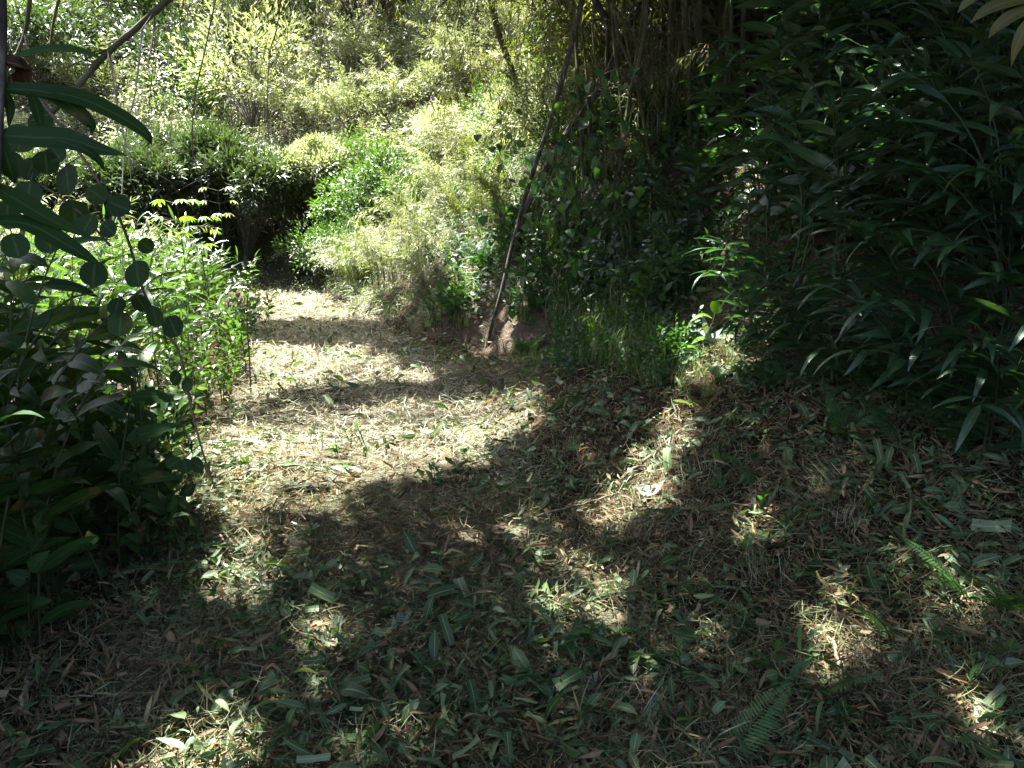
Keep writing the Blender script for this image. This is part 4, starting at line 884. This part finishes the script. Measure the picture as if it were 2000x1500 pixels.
# plant with long leaves reaching in at the near left
dn = 1.35; o_ = at(-40, 160, dn); gs, gl, gd = Geo(), Geo(), Geo()
for pts, w, r, nrm, gg_ in [([(-30, 170), (60, 175), (150, 190), (230, 225), (285, 262), (296, 285)], .040, .2, [.1, -.7, .7], gl), ([(-30, 172), (80, 178), (130, 200), (175, 240), (180, 262)], .034, .1, [.2, -.9, .5], gl), ([(-20, 262), (60, 268), (130, 272), (190, 290), (250, 304)], .042, .1, [0, -.95, .4], gl),
                        ([(25, 110), (90, 97), (150, 98), (210, 118)], .026, .9, [0, -.7, .7], gl), ([(-20, 360), (40, 395), (100, 430), (190, 470)], .045, .5, [.2, -.6, .8], gl), ([(100, 270), (160, 290), (190, 310), (205, 335)], .018, .1, [.2, -.9, .5], gl), ([(10, 175), (20, 210), (17, 250)], .02, .1, [.1, -1, .2], gl),
                        ([(60, 180), (75, 220), (82, 268)], .022, .0, [.1, -1, .2], gl), ([(0, 265), (20, 330), (28, 360)], .03, .0, [.1, -1, .2], gl), ([(-20, 430), (60, 440), (150, 490), (200, 520)], .04, .3, [.2, -.6, .8], gl)]:
    ribbon(gg_, [at(*q, dn + .02 * k) - o_ for k, q in enumerate(pts)], w, nrm, r, 'lance', 16)
for pts, w in [([(0, 122), (30, 125), (48, 150), (55, 182)], .03), ([(0, 125), (25, 130), (38, 155), (40, 175)], .025), ([(5, 120), (40, 128), (52, 140), (50, 170)], .02)]:
    ribbon(gd, [at(*q, dn + .02 * k) - o_ for k, q in enumerate(pts)], w, [.3, -.8, .5], .15, 'lance', 12, .5)
tube(gs, spline([at(2, -60, dn) - o_, at(4, 60, dn) - o_, at(2, 130, dn) - o_, at(-8, 330, dn) - o_, at(-30, 700, dn) - o_, at(-60, 1500, dn) - o_], 20), .008, 7)
thing('tall_stem_plant', [('stem', gs.mesh('stem', M['bark'])), ('leaves', gl.mesh('long_leaves', M['near'])), ('dead_sheath', gd.mesh('dead_sheath', M['dry']))], o_, label='tall plant with long drooping leaves and a withered sheath at the picture edge', cat='plant')

# diagonal bamboo with nodes and side twigs
dbm = 3.0; bp = [(370, -40, dbm), (305, 20, dbm), (255, 65, dbm), (210, 100, dbm), (150, 172, dbm), (95, 225, dbm - .02), (40, 280, dbm - .05), (-60, 370, dbm - .1)]
o_ = at(*bp[0]); gs, gt = Geo(), Geo(); sp = spline([at(*q) for q in bp], 24) - o_
culm_mesh(gs, sp, .013, .17, 9); tws = []
for (x, y), ends in [((302, 22), [(200, 0), (150, -10), (285, 140), (250, 90)]), ((210, 97), [(150, 112), (60, 165), (230, 200), (205, 140)]), ((152, 168), [(100, 160), (148, 195), (165, 195), (140, 205)]), ((95, 225), [(130, 240), (110, 270)])]:
    for (ex, ey) in ends:
        q = spline([at(x, y, dbm) - o_, at((x + ex) / 2 + 4, (y + ey) / 2 - 3, dbm - .05) - o_, at(ex, ey, dbm - .1) - o_], 8); g = Geo(); tube(g, q, np.linspace(.0035, .0015, 8), 4); tws.append(('side_twig', g.mesh('side_twig', M['twig'])))
thing('arching_bamboo', [('culm', gs.mesh('culm', M['culm']))] + tws, o_, label='bare jointed bamboo slanting across the top corner above the vine', cat='bamboo')
# thin hanging bamboo twigs
L_ = []
for pts, d_, mat, r in [([(212, 85), (222, 160), (232, 220), (248, 290), (260, 332)], 3.05, 'paletwig', .004), ([(278, 60), (268, 150), (262, 195), (246, 260), (238, 400), (240, 560)], 3.3, 'paletwig', .004), ([(302, 25), (302, 90), (292, 200), (288, 330)], 3.1, 'twig', .0025), ([(425, -20), (400, 100), (380, 195), (376, 290), (385, 330), (405, 400)], 4.0, 'twig', .0045),
                          ([(552, -20), (540, 60), (527, 105), (522, 220), (530, 300)], 4.2, 'twig', .0042), ([(642, -20), (635, 40), (624, 130), (620, 235)], 4.5, 'twig', .003), ([(360, -20), (345, 120), (335, 240), (330, 320)], 4.2, 'twig', .003), ([(60, -20), (50, 60), (30, 110)], 6.0, 'culm', .02), ([(120, -20), (105, 40), (95, 110)], 6.5, 'culm', .016), ([(440, -20), (425, 60), (415, 130)], 4.4, 'twig', .003)]:
    o_ = at(*pts[0], d_); g = Geo(); q = spline([at(*a, d_ + .01 * k) for k, a in enumerate(pts)], 30) - o_; tube(g, q, np.linspace(r, r * .5, 30), 5)
    tws = []
    for i in rng.integers(6, 28, 6):
        yaw = rng.uniform(0, 2 * PI); l = rng.uniform(.06, .28)
        w = q[i] + np.array([math.cos(yaw), math.sin(yaw) * .5, -.5]) * np.linspace(0, 1, 5)[:, None] * l; gt = Geo(); tube(gt, w, np.linspace(r * .5, r * .25, 5), 4); tws.append(('side_twig', gt.mesh('side_twig', M[mat])))
    L_.append(thing('hanging_twig', [('stem', g.mesh('twig', M[mat]))] + tws, o_, cat='twig', group='twigs hanging from the top edge'))
label_row(L_, '{o} bare hanging twig from the left below the top edge')

# ------------------------------------------------------------------ litter
def litter(n, pw, size_gain):
    y0, y1 = 1.25, 15.5; e = 1 - pw
    y = (y0 ** e + rng.random(n) * (y1 ** e - y0 ** e)) ** (1 / e)
    x = rng.uniform(-.78, .78, n) * y + rng.uniform(-.3, .3, n)
    s_ = x - rf(y); m = (x > le(y) - .7) & (s_ < 4) & ((s_ < np.where(y < 6.5, 1.0, .3)) | ((rng.random(n) < .8) & (y < 9)))
    return x[m], y[m]
def lay(g, x, y, L, W, T, tilt=.35, lift=.03, rnd=None, flat=1.0):
    n = len(x); z = H(x, y); e = .02
    nx_ = -(H(x + e, y) - z) / e; ny_ = -(H(x, y + e) - z) / e
    N = norm(np.stack([nx_, ny_, np.ones(n)], 1)); N2 = norm(N + rng.normal(0, tilt, (n, 3)))
    a = rng.uniform(0, 2 * PI, n); D = np.stack([np.cos(a), np.sin(a), np.zeros(n)], 1); D = norm(D - (D * N2).sum(1, keepdims=True) * N2)
    P = np.stack([x, y, z + .014 + rng.random(n) ** 2 * lift], 1) - D * (L / 2)[:, None] * .8
    P[:, 2] = np.maximum(P[:, 2], H(P[:, 0], P[:, 1]) + .006)
    leaves(g, P, D, N2, L, W, T, rnd)
def sc_(y): return 1 + .045 * np.clip(y - 3, 0, 12)
def pathness(x, y): return smooth((1.25 - np.abs(x - cx(y))) / .5) * smooth((y - 3.6) / 1.6)
gd, gc, gk = Geo(), Geo(), Geo()
def size(n, lo, hi, p=2.2): return lo + (hi - lo) * rng.random(n) ** p
x, y = litter(56000, .85, 0); cl = vnoise(x * 1.5, y * 1.5, 51) + .5; k = (rng.random(len(x)) > .6 * pathness(x, y)) & (rng.random(len(x)) < .2 + 1.1 * cl); x, y = x[k], y[k]; n = len(x)
L0 = size(n, .02, .115, 2.4) * sc_(y); lay(gd, x, y, L0, L0 * rng.uniform(.08, .18, n), T_DRY, .55, .08, rnd=np.clip(rng.beta(1.3, 1.7, n), 0, 1))
x, y = litter(22000, .8, 0); k = rng.random(len(x)) > .5 * pathness(x, y); x, y = x[k], y[k]; n = len(x)
L0 = size(n, .012, .05, 1.5) * sc_(y); lay(gd, x, y, L0, L0 * rng.uniform(.3, .6, n), T_TORN, .6, .05, rnd=np.clip(rng.beta(1.3, 1.9, n), 0, 1))
x, y = litter(66000, .85, 0); cl = vnoise(x * 1.7, y * 1.7, 61) + .5; k = (rng.random(len(x)) > .4 * pathness(x, y)) & (rng.random(len(x)) < 1.5 * (cl - .18) + .35 * smooth(x - rf(y) + 1.6)); x, y = x[k], y[k]; n = len(x)
L0 = size(n, .016, .13, 3.0) * sc_(y); lay(gc, x, y, L0, L0 * rng.uniform(.16, .45, n), T_TORN + T_STIFF + T_GINGER[:4], .6, .09, rnd=np.clip(rng.beta(1.5, 1.9, n), 0, 1))
x, y = litter(230000, .5, 0); cl = vnoise(x * 2.1, y * 2.1, 71) + .5; k = rng.random(len(x)) < np.maximum(pathness(x, y) * (.35 + cl), .12 + .75 * cl ** 1.5); x, y = x[k], y[k]; n = len(x); pn = pathness(x, y)
lay(gk, x, y, rng.uniform(.03, .15, n) * sc_(y) ** .6, rng.uniform(.0018, .0045, n) * sc_(y) * (1 + .5 * pn), T_STRIP, .55, .07, rnd=np.clip(rng.beta(1.5, 1.9, n) * (.62 + .05 * pn) + .46 * pn, 0, 1))  # paler along the track, its sunlit brightness put into clipping colour
x, y = litter(52000, .95, 0); cl = vnoise(x * 1.9, y * 1.9, 75) + .5; k = (y < 7) & (rng.random(len(x)) < .2 + 1.0 * cl); x, y = x[k], y[k]; n = len(x)
lay(gk, x, y, size(n, .02, .16, 1.8), rng.uniform(.0015, .0042, n), T_STRIP, .6, .08, rnd=np.clip(rng.beta(1.3, 2.1, n) * .58, 0, 1))
for nm, gg_, mt, lab, cat in [('dry_leaf_litter', gd, 'dry', 'brown dry bamboo leaves strewn over the shaded ground', 'leaf litter'), ('cut_green_leaves', gc, 'cut', 'chopped green leaf pieces strewn over the shaded ground', 'leaf litter'), ('grass_clippings', gk, 'clip', 'straw coloured grass clippings spread over the mown track', 'grass clippings')]:
    tag(obj(nm, gg_.mesh(nm, M[mt])), lab, cat, kind='stuff')
# short regrowing grass
x, y = litter(26000, .5, 0); k = (rng.random(len(x)) < .35 + vnoise(x * 1.2, y * 1.2, 81)) ; x, y = x[k], y[k]; n = len(x); gs = Geo()
leaves(gs, np.stack([x, y, H(x, y)], 1), np.stack([rng.normal(0, .45, n), rng.normal(0, .45, n), np.ones(n)], 1), rng.normal(0, 1, (n, 3)), rng.uniform(.03, .10, n), rng.uniform(.003, .006, n) * sc_(y), T_BLADE, rnd=np.clip(rng.random(n) * .7 + .4 * pathness(x, y), 0, 1))
tag(obj('short_grass', gs.mesh('short_grass', M['grass'])), 'short green grass growing back through the litter', 'grass', kind='stuff')

# ------------------------------------------------------------------ single things lying or growing on the ground
def fallen(px_, py_, L, W, yaw, mat, label, prof='ovate', lift=.03, name='fallen_leaf', tilt=(0, 0), cat='leaf', group=None, rnd=.8, n=10, curl=.03):
    p = G(px_, py_); g = Geo(); dr = np.array([math.cos(yaw), math.sin(yaw), 0])
    def pt(t): q = p + dr * L * t; return np.array([q[0], q[1], max(float(H(q[0], q[1])), p[2]) + lift + curl * (t * 2) ** 2]) - p
    ribbon(g, [pt(-.5), pt(-.2), pt(.15), pt(.5)], W, [tilt[0], tilt[1] - .15, 1], rnd, prof, n)
    o = obj(name, g.mesh(name, M[mat]), None, p); tag(o, label, cat, group); return o
fallen(1150, 1350, .075, .055, .6, 'paleleaf', 'pale grey oval leaf lying in the nearest litter', tilt=(0, -.5))
fallen(1270, 972, .15, .075, .1, 'paleleaf', 'large pale leaf catching the sun on the litter slope', tilt=(0, -.5))
fallen(1220, 825, .22, .09, 1.2, 'cut', 'broad green leaf propped on the litter below the herbs', tilt=(-.5, -.5), rnd=.5)
fallen(790, 1225, .05, .04, .3, 'paleleaf', 'small pale bluish leaf left of the dim sun patch', tilt=(0, -.4))
fallen(772, 1238, .045, .035, 1.9, 'paleleaf', 'small pale leaf touching the bluish leaf', tilt=(0, -.4))
fallen(232, 1435, .13, .055, 1.9, 'cut', 'grey green oval leaf on the ground in the bottom corner', rnd=.95)
fallen(513, 1420, .08, .06, .2, 'cut', 'grey green round leaf beside dry straw near the bottom edge', rnd=.95)
fallen(360, 1255, .06, .05, .5, 'cut', 'small rounded green leaf left of the sun fleck', rnd=.8)
fallen(650, 1272, .08, .06, .2, 'cut', 'mint green leaf in the small sun fleck', rnd=1)
fallen(595, 870, .26, .06, .1, 'ginger_bright', 'single glossy green leaf lying in the sun patch', 'lance', rnd=.7)
fallen(1310, 1405, .09, .045, .1, 'paleleaf', 'pale folded leaf among dark cut leaves near the bottom', tilt=(0, -.4))
fallen(1060, 1090, .16, .06, 2.6, 'cut', 'mid green leaf piece left of the dim sun patch', rnd=.7)
fallen(980, 955, .16, .055, 2.2, 'cut', 'green leaf standing on edge beyond the dark litter', 'lance', tilt=(.4, -.6), rnd=.6)
fallen(730, 1295, .10, .02, 1.2, 'dry', 'upright tan dry leaf right of the sun fleck', 'lance', rnd=.8, tilt=(0, -.8))
fallen(540, 1245, .05, .045, .8, 'dry', 'small round orange brown leaf in the dark litter', rnd=.45)
fallen(1490, 1008, .30, .035, .8, 'cut', 'slender green leaf lying across the litter slope', 'lance', rnd=.9)
fallen(1925, 1440, .16, .08, 1.5, 'straw', 'yellowish withered leaf hanging in the sunny bottom corner', tilt=(0, -.9), rnd=.6)
fallen(1980, 1450, .08, .06, .5, 'cut', 'broad pale leaf at the sunny bottom corner', tilt=(0, -.6))
# cut ginger stalks with leaves
def cut_stalk(px_, py_, L, yaw, nl, mat, label, ll=.24, lw=.05, rnd=None):
    p = G(px_, py_); gs, gl = Geo(), Geo(); t = np.linspace(-.5, .5, 12); q = p + np.array([math.cos(yaw), math.sin(yaw), 0]) * (t * L)[:, None]
    q[:, 2] = H(q[:, 0], q[:, 1]) + .035; q -= p; tube(gs, q, np.linspace(.009, .004, 12), 5)
    stem_leaves(gl, q, .25, L * .75 / nl, ll, lw, T_STIFF, side_w=.5, fwd=.8, jit=.12)
    thing('cut_stalk', [('stem', gs.mesh('stalk', M['stem'])), ('leaves', gl.mesh('stalk_leaves', M[mat]))], p, label=label, cat='cut plant')
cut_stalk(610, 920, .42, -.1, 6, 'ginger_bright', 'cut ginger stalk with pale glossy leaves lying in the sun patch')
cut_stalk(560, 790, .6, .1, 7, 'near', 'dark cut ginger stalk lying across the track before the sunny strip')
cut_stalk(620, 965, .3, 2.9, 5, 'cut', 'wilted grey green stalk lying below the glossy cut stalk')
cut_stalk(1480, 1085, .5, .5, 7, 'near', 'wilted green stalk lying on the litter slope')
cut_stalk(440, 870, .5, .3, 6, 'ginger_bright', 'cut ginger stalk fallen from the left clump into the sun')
cut_stalk(840, 1420, .35, 2.6, 5, 'near', 'dark leafy stalk lying near the bottom middle')
cut_stalk(1000, 1130, .3, 1.2, 5, 'near', 'small dark leafy stalk left of the dim sun patch')
cut_stalk(1120, 955, .35, 2.9, 6, 'near', 'leafy green stalk lying at the foot of the litter slope')
for i_, (px_, py_, yaw) in enumerate([(1380, 1160, 2.5), (1560, 1130, .4), (1720, 1090, 2.8), (1450, 1240, 1.0), (1650, 1180, .2), (1300, 1330, 2.2), (1540, 1400, .5), (1750, 1420, 2.9), (1180, 1180, .3), (930, 1250, 2.4), (700, 1380, .4), (420, 1350, 2.7), (230, 1240, .6), (640, 1180, .9), (850, 1010, .2), (1330, 1010, 2.6)]):
    cut_stalk(px_, py_, rng.uniform(.22, .4), yaw, rng.integers(4, 7), ('cut', 'near', 'cut', 'herb')[i_ % 4], '%s cut leafy stalk from the track lying in the shaded litter' % ordinal(i_), ll=rng.uniform(.12, .2), lw=rng.uniform(.03, .045))
def stick(px0, py0, px1, py1, r, mat, label, lift=.03, cat='stick'):
    a, b_ = G(px0, py0), G(px1, py1); m = 12; q = a + (b_ - a) * np.linspace(0, 1, m)[:, None]
    q[:, 2] = np.maximum(H(q[:, 0], q[:, 1]), np.linspace(a[2], b_[2], m)) + lift; q += rng.normal(0, .004, (m, 3)); g = Geo(); tube(g, q - a, np.linspace(r, r * .6, m), 5)
    tag(obj('stick', g.mesh('stick', M[mat]), None, a), label, cat)
stick(395, 1075, 475, 1150, .008, 'paletwig', 'bleached stick slanting into the near sun fleck')
stick(430, 1130, 540, 1165, .011, 'paletwig', 'thick bleached stick lying in the near sun fleck')
stick(470, 1185, 530, 1140, .007, 'paletwig', 'short bleached stick crossing the thick one')
stick(480, 1225, 560, 1205, .006, 'paletwig', 'curved pale stick below the near sun fleck')
stick(250, 1375, 120, 1378, .005, 'straw', 'bent pale green stalk lying at the bottom corner', cat='stalk')
stick(45, 1395, 68, 1285, .008, 'straw', 'straight dry tan stalk at the bottom left edge', cat='stalk')
stick(320, 1405, 400, 1430, .010, 'straw', 'flat dry straw blade near the bottom edge', cat='stalk')
stick(780, 1500, 790, 1455, .006, 'straw', 'short tan stalk upright at the bottom edge', cat='stalk')
stick(840, 1495, 920, 1478, .009, 'straw', 'broad tan straw piece in the sunny fleck at the bottom edge', cat='stalk')
stick(1215, 945, 1330, 850, .012, 'twig', 'brown root running up the lip of the litter slope', cat='root')
stick(1050, 1020, 1210, 975, .008, 'twig', 'brown twig lying below the litter slope lip')
stick(1640, 1240, 1810, 1250, .006, 'straw', 'long pale stalk between the ferns', cat='stalk')
stick(1830, 960, 1940, 955, .006, 'straw', 'pale stalk sticking out below the dark ginger', cat='stalk')
stick(1000, 1160, 1030, 1240, .006, 'dry', 'brown stalk in the dim sun patch', cat='stalk')
stick(1625, 1280, 1640, 1345, .008, 'straw', 'tan blade standing among the ferns', cat='stalk', lift=.05)
stick(1880, 1000, 2000, 1080, .006, 'twig', 'thin twig hanging out under the dark ginger')
# ferns and seedlings in the near right litter
def frond(px_, py_, L, yaw, label, rise=.5, n=1):
    p = G(px_, py_); L = L * 1.1; gs, gl = Geo(), Geo()
    for k in range(n):
        q = arc(L * rng.uniform(.85, 1.1), 1.5 - .3 * rise, n=14, curl=.45, yaw=yaw + (k - (n - 1) / 2) * .8)
        q[:, 2] += .05 * np.linspace(0, 1, 14); tube(gs, q, np.linspace(.003, .001, 14), 4)
        m = 24; s = np.linspace(.15, .99, m); tt = np.linspace(0, 1, 14); P_ = np.stack([np.interp(s, tt, q[:, j]) for j in range(3)], 1)
        tg = norm(np.gradient(q, axis=0)); Tg = np.stack([np.interp(s, tt, tg[:, j]) for j in range(3)], 1); B = norm(np.cross(Tg, [0, 0, 1.0])); Nn = np.cross(B, Tg)
        pl = L * .25 * np.sin(PI * s ** .7) ** .8 + .008
        for sg in (1, -1): leaves(gl, P_, B * sg + Tg * .35, Nn, pl, L * .035, T_BAM[:2])
    thing('fern', [('stems', gs.mesh('rachis', M['stem'])), ('fronds', gl.mesh('fronds', M['fern']))], p, label=label, cat='fern')
frond(1890, 1190, .26, PI - .2, 'bright green fern frond pointing left in the near litter', n=2)
frond(1740, 1260, .26, PI + .5, 'greyish fern frond lying beside the pale stalk')
frond(1960, 1210, .28, PI + .9, 'large fern frond drooping at the right edge', n=2)
frond(1600, 1370, .20, -.7, 'dark fern frond pointing down in the near litter')
frond(1680, 1360, .22, PI + .3, 'dark fern half hidden under cut leaves')
frond(1420, 1500, .24, .5, 'green fern frond at the bottom edge', rise=.2)
frond(1755, 880, .25, PI / 2 + .5, 'small fern standing in the dark under the ginger')
frond(1480, 960, .2, 2.6, 'small dark fern on the litter slope')
sd = [herb(.18, 4, .085, .035, 'herb', T_STIFF) for _ in range(3)]; sd2 = [herb(.14, 3, .06, .035, 'ginger_bright') for _ in range(2)]
L_ = []
for (px_, py_) in [(1700, 1330), (1800, 1280), (1880, 1330), (1950, 1300), (1760, 1210), (1560, 1330), (1600, 1170), (1500, 1310), (1960, 1400), (1890, 1450), (1430, 1180), (1660, 1430), (1700, 1130), (1840, 1100), (1520, 1420), (1390, 1300), (1270, 1110), (1330, 1030), (1180, 1090), (1420, 930), (1250, 1260), (1120, 1260), (1560, 1060)]:
    p = G(px_, py_); L_.append(plant_at('seedling_plant', sd if rng.random() < .6 else sd2, p[0], p[1], rng.uniform(.6, 1.15), 'plant', 'seedlings on the shaded litter slope'))
label_row(L_, '{o} green seedling from the left on the shaded litter slope')
L_ = []
for (px_, py_) in [(690, 1270), (545, 1225), (340, 1160), (60, 1400), (150, 1180), (250, 1130), (420, 1290), (80, 1170), (640, 1110), (860, 960), (930, 1000), (1000, 1010), (560, 1080)]:
    p = G(px_, py_); L_.append(plant_at('seedling_plant', sd if rng.random() < .5 else sd2, p[0], p[1], rng.uniform(.4, .9), 'plant', 'seedlings on the near track'))
label_row(L_, '{o} tiny green seedling from the left on the near shaded track')
mt = [grass(60, .17, .003, 'clip', .07) for _ in range(3)]
L_ = []
for (px_, py_) in [(1240, 980), (1350, 930), (1600, 950), (1680, 1020), (1300, 900), (1270, 1040), (1510, 1110), (1400, 860), (1830, 960), (1120, 880), (1000, 820), (1150, 1000), (780, 960), (420, 900), (340, 870), (1250, 1130), (900, 880), (1960, 1330), (1500, 1480), (1250, 1420), (520, 940), (300, 960)]:
    p = G(px_, py_); L_.append(plant_at('straw_tuft', mt, p[0], p[1], rng.uniform(.6, 1.2), 'grass', 'withered grass tufts in the litter', tilt=.5))
label_row(L_, '{o} withered straw tuft from the left in the litter')

# ------------------------------------------------------------------ camera, light, world
cam = bpy.data.cameras.new('camera'); co = bpy.data.objects.new('camera', cam); C.objects.link(co)
co.location = CAM; co.rotation_euler = (math.radians(90) - PITCH, 0, 0); cam.sensor_width = 36; cam.lens = 36 * FPX / 2000; cam.clip_start = .05; cam.clip_end = 400
bpy.context.scene.camera = co
sl = bpy.data.lights.new('sun', 'SUN'); sl.energy = 5.0; sl.angle = math.radians(.53); sl.color = (1, .98, .94)
so = bpy.data.objects.new('sun', sl); C.objects.link(so); so.rotation_euler = Vector(SUN).to_track_quat('Z', 'Y').to_euler()
w = bpy.data.worlds.new('World'); bpy.context.scene.world = w; w.use_nodes = True; nt = w.node_tree; nt.nodes.clear()
sk = nt.nodes.new('ShaderNodeTexSky'); sk.sky_type = 'NISHITA'; sk.sun_disc = False; sk.sun_elevation = EL; sk.sun_rotation = -AZ; sk.air_density = .7; sk.dust_density = 3.0; sk.ozone_density = .3
bg = nt.nodes.new('ShaderNodeBackground'); bg.inputs['Strength'].default_value = .085; ou = nt.nodes.new('ShaderNodeOutputWorld')
nt.links.new(sk.outputs[0], bg.inputs[0]); nt.links.new(bg.outputs[0], ou.inputs[0])
sc = bpy.context.scene
sc.view_settings.view_transform = 'Standard'; sc.view_settings.look = 'None'; sc.view_settings.gamma = 1; sc.view_settings.exposure = 3.0
cy = sc.cycles; cy.max_bounces = 8; cy.diffuse_bounces = 5; cy.glossy_bounces = 2; cy.transmission_bounces = 5; cy.transparent_max_bounces = 4; cy.caustics_reflective = False; cy.caustics_refractive = False
cy.sample_clamp_indirect = 3.0
cy.use_denoising = True; cy.volume_bounces = 0
